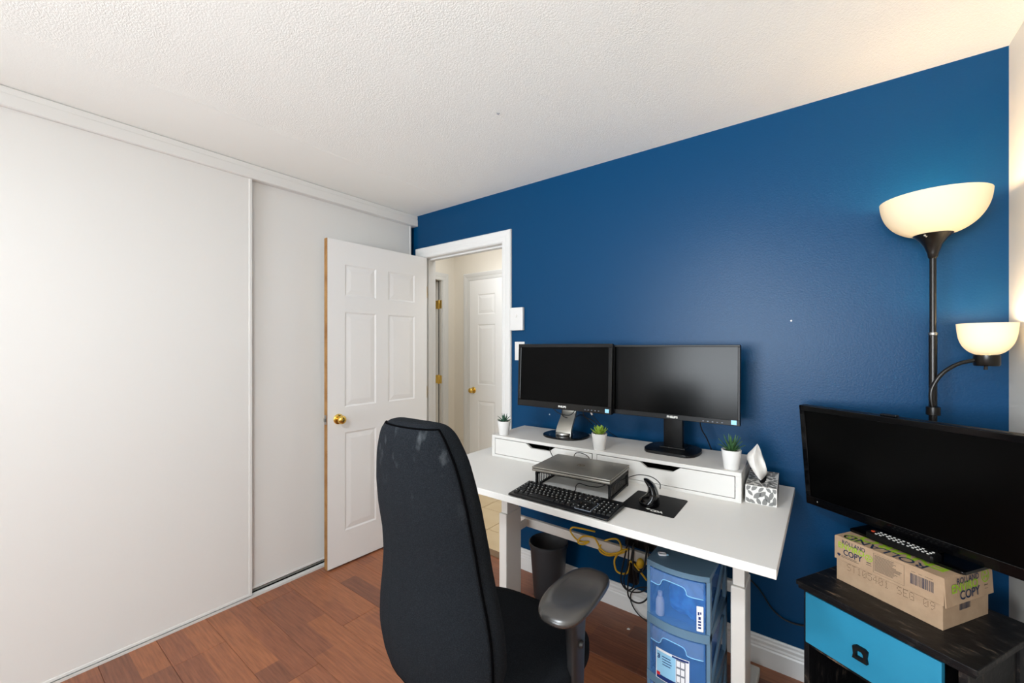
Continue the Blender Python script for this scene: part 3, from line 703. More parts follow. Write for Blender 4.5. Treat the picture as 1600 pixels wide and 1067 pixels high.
for c_ in range(3):
    for r_ in range(2): key(.0735+c_*u+.010, .030-r_*.0187, u-.002)
for x, y_ in ((0, -.0448), (1, -.0448), (2, -.0448), (1, -.0261)): key(.0835+x*u, y_, u-.002)
for c_ in range(4):
    for r_ in range(5):
        if (c_ == 3 and r_ in (2, 4)): continue
        key(.1385+c_*.0168+.008, .030-r_*.0187-(.0093 if c_ == 3 and r_ in (1, 3) else 0), .0148, .0165 if not (c_ == 3 and r_ in (1, 3)) else .035)
for k in range(3): key(.0835+k*u, .0545, u-.002, .013)
tag(obj('keys', bm, 'key_black', kb), 'rows of black keys', kind='stuff'); tag(obj('key_legends', lg_, 'legend', kb), 'white key legends', kind='stuff')
bm = nb()
for a in ((.0735, -.056, .0750, .012), (.1335, -.056, .1350, .038), (.075, -.0575, .134, -.056), (.078, .0125, .132, .0138)): 
    z = .0163+sl*(a[1]+a[3])/2
    box(bm, (a[0], a[1], z-.004), (a[2], a[3], z+.002))
obj('block_border', bm, 'sticker_grey', kb)

# mouse pad and vertical mouse
mp_ = thing('mouse_pad', 'thin black mouse pad with white logo', 'mouse pad', (-.508, 1.535, ZD), math.radians(.8))
obj('mat', prism(nb(), rrect(-.093, -.098, .097, .096, .008), 0, .002), 'black_matte', mp_)
text('logo_letters', 'CDA', .020, (.012, -.084, .0023), (1, 0, 0), (0, 1, 0), 'legend', mp_, .0012, 1.0)
bm = nb(); bm.faces.new([bm.verts.new((x, y_, .0023)) for x, y_ in ((-.008, -.070), (.002, -.077), (.010, -.072), (.008, -.066), (-.002, -.067))]); obj('logo_mark', bm, 'legend', mp_)
ms = thing('vertical_mouse', 'glossy black upright ergonomic mouse standing on the mouse pad', 'mouse', (-.517, 1.512, ZD+.002), math.radians(20))
secs = [(0, 0, .034, .042), (.006, 0, .037, .046), (.014, .000, .036, .046), (.022, .005, .029, .045), (.032, .0105, .0225, .044), (.045, .012, .0185, .043), (.058, .010, .016, .041), (.070, .005, .0145, .037), (.080, -.003, .013, .031), (.087, -.010, .010, .023), (.091, -.015, .005, .011)]
bm = nb(); loft(bm, [[(cx+rx*math.cos(a), ry*math.sin(a), z) for a in [2*math.pi*k/24 for k in range(24)]] for z, cx, rx, ry in secs]); obj('body', bm, 'black_gloss', ms, 180)
bm = nb(); loft(bm, [[(cx+(rx+.0012)*math.cos(a), (ry+.0004)*math.sin(a), z) for a in [math.radians(-25+50*k/8) for k in range(9)]] for z, cx, rx, ry in secs[4:9]], cap=False, closed=False); obj('button_panel', bm, 'arm_pad', ms, 180)

# ------------------------------------------------------------------ desk cables
def cord(name, label, cat, pts, r, m='cord_black', group=None, sm=8, n=8):
    bm = tube(nb(), pts, r, n, smooth=sm); return tag(obj(name, bm, m, None, 180), label, cat, group)
cord('keyboard_cable', 'thin black cable rising from the keyboard to under the laptop', 'cable', [(-.775, 1.413, .820), (-.775, 1.428, .824), (-.783, 1.445, .832), (-.78, 1.468, .836), (-.76, 1.50, .822), (-.74, 1.56, .805), (-.73, 1.62, .804)], .0017)
cord('mouse_cable', 'thin black cable arching from the mouse to the laptop', 'cable', [(-.492, 1.555, .85), (-.50, 1.575, .865), (-.54, 1.60, .875), (-.595, 1.618, .868), (-.64, 1.62, .848), (-.70, 1.62, .815), (-.72, 1.60, .804)], .0017)
cord('laptop_cable', 'black cable curving up behind the closed laptop', 'cable', [(-.915, 1.668, .865), (-.915, 1.674, .885), (-.90, 1.672, .897), (-.87, 1.668, .899), (-.845, 1.672, .888), (-.838, 1.676, .866), (-.84, 1.678, .82)], .0019)
cord('charger_cable', 'black cable hanging out of the left drawer slot', 'cable', [(-1.10, 1.76, .888), (-1.075, 1.72, .886), (-1.055, 1.688, .882), (-1.038, 1.675, .868), (-1.02, 1.672, .845), (-1.00, 1.67, .815), (-.97, 1.65, .803)], .0019)

# monitor cables
cord('monitor_cable', 'black cable looping under the left monitor, lower of the two loops', 'cable', [(-1.10, 1.93, 1.12), (-1.115, 1.92, 1.075), (-1.115, 1.905, 1.02), (-1.085, 1.90, 1.005), (-1.05, 1.915, 1.005), (-1.03, 1.95, 1.02), (-1.02, 1.99, 1.0), (-1.0, 2.03, .96)], .0022)
cord('monitor_cable', 'black cable looping under the left monitor, upper of the two loops', 'cable', [(-1.20, 1.92, 1.10), (-1.185, 1.915, 1.055), (-1.14, 1.905, 1.025), (-1.09, 1.90, 1.018), (-1.06, 1.91, 1.025), (-1.04, 1.93, 1.06)], .0022)
cord('monitor_cable', 'black cable dropping to the right of the curved silver stand', 'cable', [(-1.02, 1.95, 1.05), (-1.01, 1.96, 1.01), (-.975, 1.97, .995), (-.94, 1.98, .965), (-.925, 1.99, .93), (-.92, 2.01, .916)], .0026)
cw_ = thing('white_tipped_cable', 'dark cable with a white connector behind the left monitor', 'cable', (0, 0, 0))
obj('connector', tube(nb(), [(-.985, 1.97, 1.045), (-.972, 1.97, 1.022)], .005, 8), 'white_plastic', cw_, 60)
obj('wire', tube(nb(), [(-.972, 1.97, 1.022), (-.955, 1.975, 1.0), (-.92, 1.985, .965), (-.885, 2.0, .935), (-.87, 2.03, .915), (-.865, 2.055, .90)], .0018, 8, smooth=6), 'cord_black', cw_, 180)
cord('monitor_cable', 'black cable hanging down behind the right monitor', 'cable', [(-.445, 1.955, 1.10), (-.446, 1.96, 1.05), (-.44, 1.97, 1.01), (-.425, 1.985, .975), (-.418, 2.01, .94), (-.416, 2.052, .90), (-.416, 2.06, .85)], .0028)

# ------------------------------------------------------------------ office chair
ch = thing('office_chair', 'high-backed black fabric office chair seen from behind', 'office chair', (-.815, .985, 0), math.radians(1.5))
prof = [(1.197, .060, .010), (1.196, .076, .022), (1.190, .092, .034), (1.178, .106, .042), (1.161, .118, .046), (1.128, .134, .049), (1.096, .146, .050), (1.031, .161, .050), (.964, .169, .050), (.893, .173, .050), (.824, .180, .050), (.758, .193, .051), (.694, .205, .052), (.628, .209, .052), (.595, .204, .050), (.559, .188, .048), (.517, .157, .042), (.49, .12, .030), (.482, .09, .012)]
YCT = [(1.3, -.326), (1.161, -.319), (1.096, -.315), (1.031, -.310), (.964, -.301), (.893, -.287), (.824, -.280), (.758, -.279), (.694, -.281), (.628, -.281), (.559, -.275), (.517, -.266), (.40, -.25)]
def yc(z):
    for a, b2 in zip(YCT, YCT[1:]):
        if a[0] >= z >= b2[0]: return a[1]+(b2[1]-a[1])*(a[0]-z)/(a[0]-b2[0])
    return -.3
def hwt(z):
    for (a, b2) in zip(prof, prof[1:]):
        if a[0] >= z >= b2[0]:
            f = (a[0]-z)/(a[0]-b2[0]); return a[1]+(b2[1]-a[1])*f, a[2]+(b2[2]-a[2])*f
    return prof[-1][1:]
def bpt(z, a, grow=0, hw=None, t=None):
    if hw is None: hw, t = hwt(z)
    ca, sa = math.cos(a), math.sin(a)
    x = (hw+grow)*math.copysign(abs(ca)**.72, ca); y_ = (t+grow)*math.copysign(abs(sa)**.62, sa)
    return (x, yc(z)+y_+.055*(x/.23)**2, z)
zs = []
fine = spline([(p[0], p[1], p[2]) for p in prof], 3)
bm = nb(); loft(bm, [[bpt(p.x, 2*math.pi*k/48, 0, p.y, p.z) for k in range(48)] for p in fine]); obj('backrest', bm, 'fabric', ch, 180)
# rear panel: sits in the back cushion with its own seam
PA = [math.radians(a) for a in (199, 202, 207, 214, 224, 236, 250, 262, 270, 278, 290, 304, 316, 326, 333, 338, 341)]
sub = [p for p in fine if .53 <= p.x <= 1.188]
bm = nb(); loft(bm, [[bpt(p.x, a, .0035 if 0 < i < len(PA)-1 else -.002, p.y, p.z) for i, a in enumerate(PA)] for p in sub], cap=False, closed=False)
bp_ = obj('back_panel', bm, 'fabric_dusty', ch, 180)
loop = [bpt(p.x, PA[0], .0012, p.y, p.z) for p in sub] + [bpt(sub[-1].x, a, .0012, sub[-1].y, sub[-1].z) for a in PA[1:-1]] + [bpt(p.x, PA[-1], .0012, p.y, p.z) for p in reversed(sub)] + [bpt(sub[0].x, a, .0012, sub[0].y, sub[0].z) for a in reversed(PA[1:-1])]
obj('piping', tube(nb(), loop, .0032, 6, closed=True), 'seam', bp_, 180)
# seat
def sup(a, rx, ry, e=.6): return rx*math.copysign(abs(math.cos(a))**e, math.cos(a)), ry*math.copysign(abs(math.sin(a))**e, math.sin(a))
rings = []
for z, g in ((.405, -.05), (.410, -.02), (.43, 0), (.462, .0), (.482, -.012), (.492, -.04), (.496, -.11), (.497, -.2)):
    rings.append([(sup(a, .252+g, .245+g)[0], .02+sup(a, .252+g, .245+g)[1], z-.02*max(0, sup(a, .252, .245)[1])**1.5*4) for a in [2*math.pi*k/48 for k in range(48)]])
obj('seat', loft(nb(), rings), 'fabric', ch, 180)
obj('seat_shell', loft(nb(), [[(sup(a, .22*s_, .21*s_)[0], .02+sup(a, .22*s_, .21*s_)[1], z) for a in [2*math.pi*k/32 for k in range(32)]] for z, s_ in ((.375, .8), (.38, .95), (.404, 1.0))]), 'chair_plastic', ch, 60)
obj('back_bracket', tube(nb(), [(0, .0, .375), (0, -.18, .365), (0, -.25, .40), (0, -.265, .50), (0, -.265, .56)], [.02, .022, .022, .02, .016], 10, smooth=4), 'chair_plastic', ch, 180)
obj('mechanism', B((-.09, -.1, .345), (.09, .12, .378), .01), 'chair_plastic', ch, 40)
obj('gas_lift', lathe(nb(), [(.014, .36), (.014, .2), (.026, .2), (.026, .075), (0, .075)], 20, (0, .01, 0)), 'chair_plastic', ch, 40)
hub = obj('base_hub', lathe(nb(), [(0, .12), (.045, .118), (.05, .10), (.05, .065), (0, .065)], 24, (0, .01, 0)), 'chair_plastic', ch, 40)
for k in range(5):
    a = math.radians(90+72*k+18); ux, uy = math.cos(a), math.sin(a)
    sp_ = obj('spoke', tube(nb(), [(.03*ux, .01+.03*uy, .095), (.18*ux, .01+.18*uy, .088), (.30*ux, .01+.30*uy, .072)], [.024, .02, .014], 10), 'chair_plastic', ch, 60)
    cs_ = nb()
    for s in (-1, 1):
        t_ = nb(); lathe(t_, [(0, -.009), (.02, -.009), (.026, -.004), (.026, .004), (.02, .009), (0, .009)], 20)
        merge(cs_, t_, Matrix.Translation((.30*ux, .01+.30*uy, .0265)) @ Matrix.Rotation(a, 4, 'Z') @ Matrix.Translation((0, s*.016, 0)) @ Matrix.Rotation(math.pi/2, 4, 'X'))
    tube(cs_, [(.30*ux, .01+.30*uy, .03), (.30*ux, .01+.30*uy, .07)], .006, 8)
    obj('caster', cs_, 'black_plastic', sp_, 40)
for s in (1, -1):
    cx, cy, cz = s*.243, .072, .672
    pr_ = []
    for z, g in ((-.016, -.022), (-.012, -.008), (-.002, 0), (.007, -.002), (.013, -.012), (.0165, -.028), (.018, -.05)):
        pts = []
        for k in range(40):
            a = 2*math.pi*k/40; x, y_ = sup(a, .070+g*.6, .150+g, .72)
            x *= 1-.06*(y_/.15); pts.append((cx+x, cy+y_, cz+z-.010*(y_/.14)**2))
        pr_.append(pts)
    ar = obj('armrest_pad', loft(nb(), pr_), 'arm_pad', ch, 180)
    po = obj('armrest_post', loft(nb(), [[(cx+s*.006+x*w_, .055+y_*d_, z) for x, y_ in rrect(-1, -1, 1, 1, .5, 3)] for z, w_, d_ in ((.40, .014, .032), (.46, .0145, .034), (.52, .015, .036), (.58, .016, .040), (.64, .017, .044), (.662, .02, .05))]), 'chair_plastic', ch, 40)
    obj('arm_bar', B((min(cx+s*.006, cx-s*.14), .03, .384), (max(cx+s*.02, cx-s*.14) if s > 0 else cx-s*.14, .085, .402), .004) if s > 0 else B((cx-.012, .03, .384), (cx+.14, .085, .402), .004), 'chair_plastic', ch, 40)
    obj('adjust_button', lathe(nb(), [(0, .010), (.008, .009), (.011, .004), (.011, 0)], 16), 'chair_plastic', po, 40, (cx+s*.021, .055, .54), (0, s*math.pi/2, 0))

# ------------------------------------------------------------------ plastic drawer tower
tw = thing('drawer_tower', 'blue plastic tower of see-through drawers under the desk', 'drawer tower', (-.4175, 1.505, 0))
TW, TD = .213, .30; hw_ = TW/2
def bow(x, e=.022): return -e*(1-(x/hw_)**2)
def bowpoly(y1, inset=0, off=0, n=12): return [(-hw_+inset+(TW-2*inset)*k/n, bow((-hw_+inset+(TW-2*inset)*k/n))+off) for k in range(n+1)] + [(hw_-inset, y1), (-hw_+inset, y1)]
tp = obj('top', prism(nb(), bowpoly(TD), .585, .604, bev=.002), 'frame_blue', tw)
levels = (.378, .172, -.034)
for z in levels[:2] + (0,):
    obj('shelf_frame', prism(nb(), bowpoly(TD), z if z else 0, (z+.03) if z else .014, bev=.002), 'frame_blue', tw)
for x in (-hw_, hw_-.012):
    obj('post', B((x, .004, .012), (x+.012, .03, .588)), 'frame_blue', tw); obj('post', B((x, TD-.03, .012), (x+.012, TD, .588)), 'frame_blue', tw)
    for z in (.42, .214, .03):
        bm = nb(); prism(bm, [(.03, z-.015), (.05, z-.015), (TD-.03, z+.09), (TD-.03, z+.125), (TD-.05, z+.125)], x+.001, x+.009, (1, 2, 0)); obj('side_brace', bm, 'frame_blue', tw)
for i, (z0, z1) in enumerate(((.410, .583), (.204, .377), (.016, .171))):
    xs_ = [-hw_+.013+(TW-.026)*k/14 for k in range(15)]
    dr = obj('drawer', prism(nb(), [(x, bow(x)-.001) for x in xs_]+[(x, bow(x)+.0015) for x in reversed(xs_)], z0, z1), 'drawer_blue', tw)
    bm = nb(); box(bm, (-hw_+.016, .02, z0), (hw_-.016, TD-.04, z0+.003))
    for a, b2 in (((-hw_+.014, .006), (-hw_+.017, TD-.04)), ((hw_-.017, .006), (hw_-.014, TD-.04)), ((-hw_+.014, TD-.043), (hw_-.014, TD-.04))): box(bm, (a[0], a[1], z0), (b2[0], b2[1], z1-.045))
    obj('tray', bm, 'drawer_blue', dr)
    bm = nb(); tri = []
    # moulded grip and step line across the front
    hz = z1-.052
    pts = [(-hw_+.018, hz), (-.062, hz), (-.052, hz+.006), (-.045, hz+.022), (-.03, hz+.028), (.022, hz+.024), (.035, hz+.012), (.042, hz-.002), (hw_-.018, hz-.004)]
    sp2 = spline([(p[0], 0, p[1]) for p in pts], 5)
    obj('grip', tube(nb(), [(v.x, bow(v.x)-.002, v.z) for v in sp2], .0016, 6), 'sticker_blue', dr, 180)
    lo_ = [bm.verts.new((v.x, bow(v.x)-.0018, v.z)) for v in sp2]; hi_ = [bm.verts.new((v.x, bow(v.x)-.0018, z1-.002)) for v in sp2]
    for k in range(len(sp2)-1): bm.faces.new((lo_[k], lo_[k+1], hi_[k+1], hi_[k]))
    obj('lip', bm, 'drawer_lip', dr)
# things inside the top drawers
t = thing('blue_cloth_bundle', 'bunched blue fabric inside the top drawer of the plastic tower', 'cloth', (-.395, 1.605, .414))
rg = random.Random(5)
bm = nb(); bmesh.ops.create_icosphere(bm, subdivisions=4, radius=1)
for v in bm.verts:
    n_ = 1+.10*math.sin(6*v.co.x+2*v.co.z)+.08*math.sin(9*v.co.y+5*v.co.x)+.05*math.sin(17*v.co.z+8*v.co.x)
    v.co = Vector((v.co.x*.068*n_, v.co.y*.09*n_, max(v.co.z*n_, -.9)*.055+.050))
obj('cloth', bm, 'item_blue', t, 180)
t = thing('white_bottle', 'small white bottle inside the top drawer of the plastic tower', 'bottle', (-.478, 1.512, .414))
obj('body', lathe(nb(), [(0, 0), (.013, 0), (.015, .004), (.015, .05), (.011, .062), (.006, .066), (.006, .07)], 20), 'white_plastic', t, 50); obj('cap', lathe(nb(), [(.008, .069), (.008, .082), (0, .083)], 16), 'white_plastic', t, 50)
# stickers on the drawer fronts
x0 = .066; o_ = (x0, bow(x0)-.0022, .412)
dd = [o for o in tw.children if o.name.startswith('drawer')]
xd = Vector((.03, bow(x0+.03)-bow(x0), 0)).normalized()
stk = obj('sticker', prism(nb(), rrect(0, 0, .021, .085, .002), 0, .0004), 'sticker_white', dd[0]); stk.data.transform(frame_m((x0+.002, bow(x0)-.0012, .418), xd, (0, 0, 1)))
quads('sticker_print', [(.005, .01, .014, .016), (.005, .02, .014, .026), (.005, .03, .014, .036), (.006, .04, .013, .05), (.004, .055, .009, .066), (.011, .058, .015, .066)], (x0+.002, bow(x0)-.0022, .418), xd, (0, 0, 1), 'sticker_navy', stk)
# wrapped product label of the second drawer, following the bow
def bent(rects, m, parent, name, lift, zb_):
    bm = nb()
    for a0, z0, a1, z1 in rects:
        n_ = 6; lo = []; hi = []
        for k in range(n_+1):
            x = a0+(a1-a0)*k/n_; lo.append(bm.verts.new((x, bow(x)-.0012-lift, zb_+z0))); hi.append(bm.verts.new((x, bow(x)-.0012-lift, zb_+z1)))
        for k in range(n_): bm.faces.new((lo[k], lo[k+1], hi[k+1], hi[k]))
    return obj(name, bm, m, parent)
zb_ = .200
lab = bent([(-.068, 0, .046, .108)], 'sticker_white', dd[1], 'label_card', .0008, zb_)
bent([(-.065, .004, .002, .100)], 'sticker_blue', lab, 'label_print', .0014, zb_)
bent([(-.065, .003, .020, .018), (-.01, .100, .044, .106)] + [(-.045+.0005*k, .085-.009*k, -.045+.030+.002*(k % 3), .088-.009*k) for k in range(4)], 'sticker_navy', lab, 'label_print', .002, zb_)
bent([(-.065, .014, -.052, .026)], 'sticker_red', lab, 'label_print', .0022, zb_)
bent([(.004, .020, .034, .104)], 'sticker_grey', lab, 'label_print', .0018, zb_)
bent([(.006+.014*i, .024+.026*j, .017+.014*i, .044+.026*j) for i in range(2) for j in range(3)], 'sticker_white', lab, 'label_print', .0023, zb_)
text('label_number', '3', .022, (-.062, bow(-.055)-.0045, zb_+.076), (1, -.19, 0), (0, 0, 1), 'sticker_navy', lab, .0006)

t = thing('plastic_clip', 'small pale plastic clip lying on top of the blue drawer tower', 'clip', (-.487, 1.565, .604), .5)
obj('ring', tube(nb(), [(v[0]*.012, v[1]*.009, .0032) for v in rrect(-1, -1, 1, 1, .4, 3)], .0032, 6, closed=True), 'sticker_white', t, 180); obj('tab', B((.009, -.004, 0), (.022, .004, .004), .001), 'sticker_blue', t)

# ------------------------------------------------------------------ bin and cords under the desk
t = thing('waste_bin', 'dark grey plastic waste bin under the left side of the desk', 'bin', (-1.225, 1.945, 0))
pf = [(0, 0), (.078, 0), (.08, .004), (.102, .285), (.106, .288), (.1065, .302), (.1035, .304), (.1, .30), (.077, .008), (0, .006)]
obj('bucket', lathe(nb(), pf, 40), 'bin_plastic', t, 40)
obj('rim', lathe(nb(), [(.1035, .284), (.1085, .286), (.1085, .30), (.1035, .3045)], 40, closed=True), 'bin_plastic', t, 40)
Y0 = 1.655
ycd = thing('yellow_cable', 'looped yellow extension cord draped over the desk crossbar', 'cord', (0, 0, 0))
path = [(-0.892, 1.838, 0.483), (-0.935, 1.805, 0.495), (-0.984, 1.789, 0.496), (-1.003, 1.795, 0.476), (-0.995, 1.800, 0.453), (-0.971, 1.805, 0.432), (-0.938, 1.808, 0.431), (-0.914, 1.816, 0.436), (-0.935, 1.800, 0.423), (-0.959, 1.792, 0.427), (-0.951, 1.789, 0.449), (-0.927, 1.789, 0.469), (-0.892, 1.792, 0.475), (-0.873, 1.795, 0.472), (-0.859, 1.797, 0.453), (-0.844, 1.800, 0.428), (-0.814, 1.803, 0.415), (-0.778, 1.795, 0.428), (-0.750, 1.789, 0.445), (-0.731, 1.805, 0.456), (-0.718, 1.827, 0.450), (-0.761, 1.818, 0.423), (-0.810, 1.811, 0.403), (-0.846, 1.805, 0.410), (-0.859, 1.818, 0.423), (-0.837, 1.838, 0.456), (-0.783, 1.849, 0.472), (-0.745, 1.805, 0.456), (-0.761, 1.797, 0.428), (-0.774, 1.797, 0.401), (-0.774, 1.797, 0.374), (-0.764, 1.800, 0.349), (-0.740, 1.811, 0.341), (-0.720, 1.818, 0.352), (-0.709, 1.816, 0.385), (-0.702, 1.805, 0.412), (-0.674, 1.795, 0.403), (-0.642, 1.795, 0.374), (-0.629, 1.805, 0.352)]
obj('flex', tube(nb(), path, .0042, 8, smooth=6), 'yellow_cord', ycd, 180)
obj('plug', lathe(nb(), [(0, 0), (.012, .002), (.016, .012), (.016, .036), (.009, .05), (0, .052)], 16), 'yellow_cord', ycd, 60, (-.660, 1.805, .403), (.5, .3, 0))
obj('socket_end', lathe(nb(), [(0, 0), (.010, .002), (.013, .012), (.012, .046), (.007, .06), (0, .061)], 16), 'yellow_cord', ycd, 60, (-.623, 1.82, .388), (-.2, .2, 0))
rg = random.Random(21)
lab_ = ['black lead hanging in the tangle beside the yellow cord, {} of the loops'.format(x) for x in ('leftmost', 'longest', 'middle', 'thickest', 'rightmost')]
loops = [
 ([(-0.723, 1.827, 0.488), (-0.731, 1.811, 0.423), (-0.745, 1.805, 0.347), (-0.745, 1.805, 0.303), (-0.718, 1.808, 0.276), (-0.691, 1.814, 0.303), (-0.696, 1.822, 0.369), (-0.707, 1.838, 0.466)], .0036),
 ([(-0.696, 1.827, 0.488), (-0.702, 1.805, 0.401), (-0.712, 1.800, 0.314), (-0.707, 1.797, 0.254), (-0.663, 1.797, 0.243), (-0.625, 1.805, 0.276), (-0.615, 1.822, 0.336), (-0.620, 1.849, 0.445)], .0036),
 ([(-0.712, 1.811, 0.477), (-0.712, 1.795, 0.390), (-0.729, 1.792, 0.325), (-0.707, 1.789, 0.287), (-0.653, 1.792, 0.298), (-0.622, 1.805, 0.330), (-0.620, 1.827, 0.390)], .003),
 ([(-0.687, 1.805, 0.483), (-0.685, 1.789, 0.412), (-0.669, 1.786, 0.388), (-0.642, 1.789, 0.396), (-0.633, 1.800, 0.434), (-0.636, 1.827, 0.488)], .0042),
 ([(-0.625, 1.816, 0.499), (-0.620, 1.800, 0.423), (-0.611, 1.795, 0.347), (-0.609, 1.800, 0.271), (-0.604, 1.827, 0.205), (-0.598, 1.892, 0.140)], .003)]
for (p, r_), l_ in zip(loops, lab_): cord('extension_lead', l_, 'cord', p, r_, group='black cords tangled under the desk')
ps = thing('power_bar', 'black power bar hung under the back of the desk among the cords', 'power bar', (-.66, 1.86, .475), 0)
obj('housing', B((-.09, -.004, -.022), (.13, .032, .022), .005), 'black_plastic', ps, 40)
for k in range(4): obj('outlet', B((-.07+k*.045, -.006, -.012), (-.045+k*.045, -.004, .012), .0008), 'gap_dark', ps)
ad = thing('power_adapter', 'black power adapter brick hanging in the tangle of cords', 'power adapter', (-.70, 1.84, .345))
obj('brick', B((-.022, -.016, -.045), (.022, .016, .045), .006), 'black_plastic', ad, 40); obj('strain_relief', lathe(nb(), [(.006, .045), (.004, .065), (0, .066)], 10), 'black_plastic', ad)
cord('baseboard_cable', 'thin black cable curling over the baseboard beside the plastic drawers', 'cable', [(-.60, 1.84, .34), (-.62, 1.95, .28), (-.70, 2.06, .18), (-.765, 2.065, .15), (-.80, 2.066, .11), (-.80, 2.064, .065), (-.77, 2.062, .025), (-.72, 2.055, .006), (-.66, 2.04, .004), (-.6, 2.02, .004)], .003)
cord('lamp_cord', 'black cord sagging across the blue wall to the bedside table', 'cord', [(-.36, 2.05, .42), (-.30, 2.083, .375), (-.235, 2.085, .325), (-.19, 2.084, .262), (-.15, 2.082, .232), (-.105, 2.08, .226), (-.06, 2.078, .235), (0, 2.07, .25), (.06, 2.065, .25)], .0032)
for k, (x, y_, l_) in enumerate(((-.775, 1.945, 'tiny white scrap on the dark floor below the baseboard cable'),)):
    o = obj('paper_scrap', prism(nb(), [(0, 0), (.012, .002), (.014, .009), (.003, .011)], 0, .003), 'tissue'); o.location = (x, y_, 0); tag(o, l_, 'scrap')

# ------------------------------------------------------------------ bedside table
NA = math.radians(-29.6)
ns = thing('bedside_table', 'worn black bedside table with a turquoise drawer in the corner', 'bedside table', (-.083, 1.677, 0), NA)
NW, ND, NH = .4275, .37, .60
tp = nb(); prism(tp, [(0, .585), (.004, .592), (0, .6), (0, .6)][:0] or rrect(0, 0, NW, ND, .002, 1), .586, NH, bev=.002)
prism(tp, rrect(.005, .005, NW-.005, ND-.005, .002, 1), .574, .587, bev=.003)
obj('top', tp, 'worn_black', ns)
BX0, BX1, BY0, BY1 = .014, .402, .022, .355
obj('side_panel', B((BX0, BY0, .0), (BX0+.016, BY1, .575), .001), 'worn_black', ns)
sp_ = obj('side_panel', B((BX1-.012, BY0+.03, .06), (BX1-.006, BY1-.03, .55), .001), 'worn_black', ns)
for a in ((BX1-.016, BY0, 0, BX1, BY0+.034, .575), (BX1-.016, BY1-.034, 0, BX1, BY1, .575)): obj('corner_post', B(a[:3], a[3:], .001), 'worn_black', ns)
for z in (.05, .24, .40): obj('side_rail', B((BX1-.016, BY0+.034, z), (BX1+.004, BY1-.034, z+.045), .001), 'worn_black', ns)
obj('back_panel', B((BX0+.016, BY1-.01, .10), (BX1-.016, BY1, .575)), 'worn_black', ns)
obj('shelf', B((BX0+.016, BY0+.01, .385), (BX1-.016, BY1-.01, .397)), 'worn_black', ns); obj('shelf', B((BX0+.016, BY0+.004, .10), (BX1-.016, BY1-.01, .116)), 'worn_black', ns)
obj('front_rail', B((BX0+.016, BY0, .567), (BX1-.016, BY0+.016, .575)), 'worn_black', ns)
dr = obj('drawer', B((BX0+.008, BY0-.006, .402), (BX1-.045, BY0+.012, .566), .0015), 'turquoise', ns)
obj('drawer_box', B((BX0+.022, BY0+.012, .41), (BX1-.05, BY1-.03, .53)), 'gap_dark', dr)
bm = nb(); hc = (.181, .470)
poly = [(hc[0]-.018, hc[1]-.030), (hc[0]+.018, hc[1]-.026), (hc[0]+.020, hc[1]+.012), (hc[0]+.014, hc[1]+.026), (hc[0]-.016, hc[1]+.030), (hc[0]-.018, hc[1]+.012)]
pl = nb()
ou = [(-.026, -.022), (.026, -.022), (.022, -.006), (.026, .018), (.016, .024), (-.016, .024), (-.026, .018), (-.022, -.006)]
inn = [(-.013, -.012), (.013, -.012), (.014, -.004), (.012, .006), (.007, .011), (-.007, .011), (-.012, .006), (-.014, -.004)]
hb = nb(); fa = []
for dep in (BY0-.006, BY0-.018):
    fa.append(([hb.verts.new((hc[0]+x*.72, dep, hc[1]+z*.86)) for x, z in ou], [hb.verts.new((hc[0]+x*.72, dep, hc[1]+z*.86)) for x, z in inn]))
n_ = 8
for k in range(n_):
    k2 = (k+1) % n_
    for o2, i2 in fa: hb.faces.new((o2[k], o2[k2], i2[k2], i2[k]))
    hb.faces.new((fa[0][0][k], fa[0][0][k2], fa[1][0][k2], fa[1][0][k])); hb.faces.new((fa[0][1][k], fa[0][1][k2], fa[1][1][k2], fa[1][1][k]))
obj('handle', hb, 'black_matte', dr); pl.free(); bm.free()

# ------------------------------------------------------------------ paper carton
BA = math.radians(-33.6)
bx = thing('paper_carton', 'brown copy paper carton with lid on the bedside table', 'carton', (.023, 1.767, .60), BA)
BL, BD, BH = .278, .226, .146
tr_ = obj('tray', B((.003, .003, 0), (BL-.003, BD-.003, BH-.004), .001), 'cardboard', bx)
ldz = .070
lid = nb()
box(lid, (0, 0, BH-.004), (BL, BD, BH), .0008)
box(lid, (-.001, -.001, ldz), (BL+.001, .002, BH-.002), .0006); box(lid, (-.001, BD-.002, ldz), (BL+.001, BD+.001, BH-.002), .0006); box(lid, (-.001, 0, ldz), (.002, BD, BH-.002), .0006)
# loosened end flap
t_ = B((0, -.001, ldz-.004), (.003, BD+.002, BH-.001), .0006); merge(lid, t_, Matrix.Translation((BL-.001, 0, BH)) @ Matrix.Rotation(math.radians(-3.0), 4, 'Y') @ Matrix.Translation((0, 0, -BH)))
lid_o = obj('lid', lid, 'cardboard', bx)
fx, fz = (1, 0, 0), (0, 0, 1)
def ftext(b_, s_, x, z, m, bold=0, sq=1, al='LEFT'): return text('print', b_, s_, (x, -.0016, z), fx, fz, m, lid_o, bold, sq, al)
ftext('ROLLAND', .0185, .022, .1265, 'ink_navy', .0002, .80); ftext('ENVIRO', .0255, .010, .1115, 'ink_green', .0005, .86); ftext('COPY', .0260, .026, .0925, 'ink_navy', .0005, .80)
quads('print', [(.020, .0865, .066, .0882), (.020, .0825, .072, .0842)], (0, -.0016, 0), fx, fz, 'ink_grey', lid_o)
lf = [(0, .010), (.002, .006), (.006, .007), (.005, .003), (.008, .001), (.004, -.002), (.004, -.005), (.001, -.004), (.0005, -.008), (-.0005, -.008), (-.001, -.004), (-.004, -.005), (-.004, -.002), (-.008, .001), (-.005, .003), (-.006, .007), (-.002, .006)]
def leafprint(c, m='ink_navy', s=.7):
    bm = nb(); bm.faces.new([bm.verts.new((c[0]+x*s, -.0016, c[1]+z*s)) for x, z in lf]); bmesh.ops.triangulate(bm, faces=bm.faces); obj('print', bm, m, lid_o)
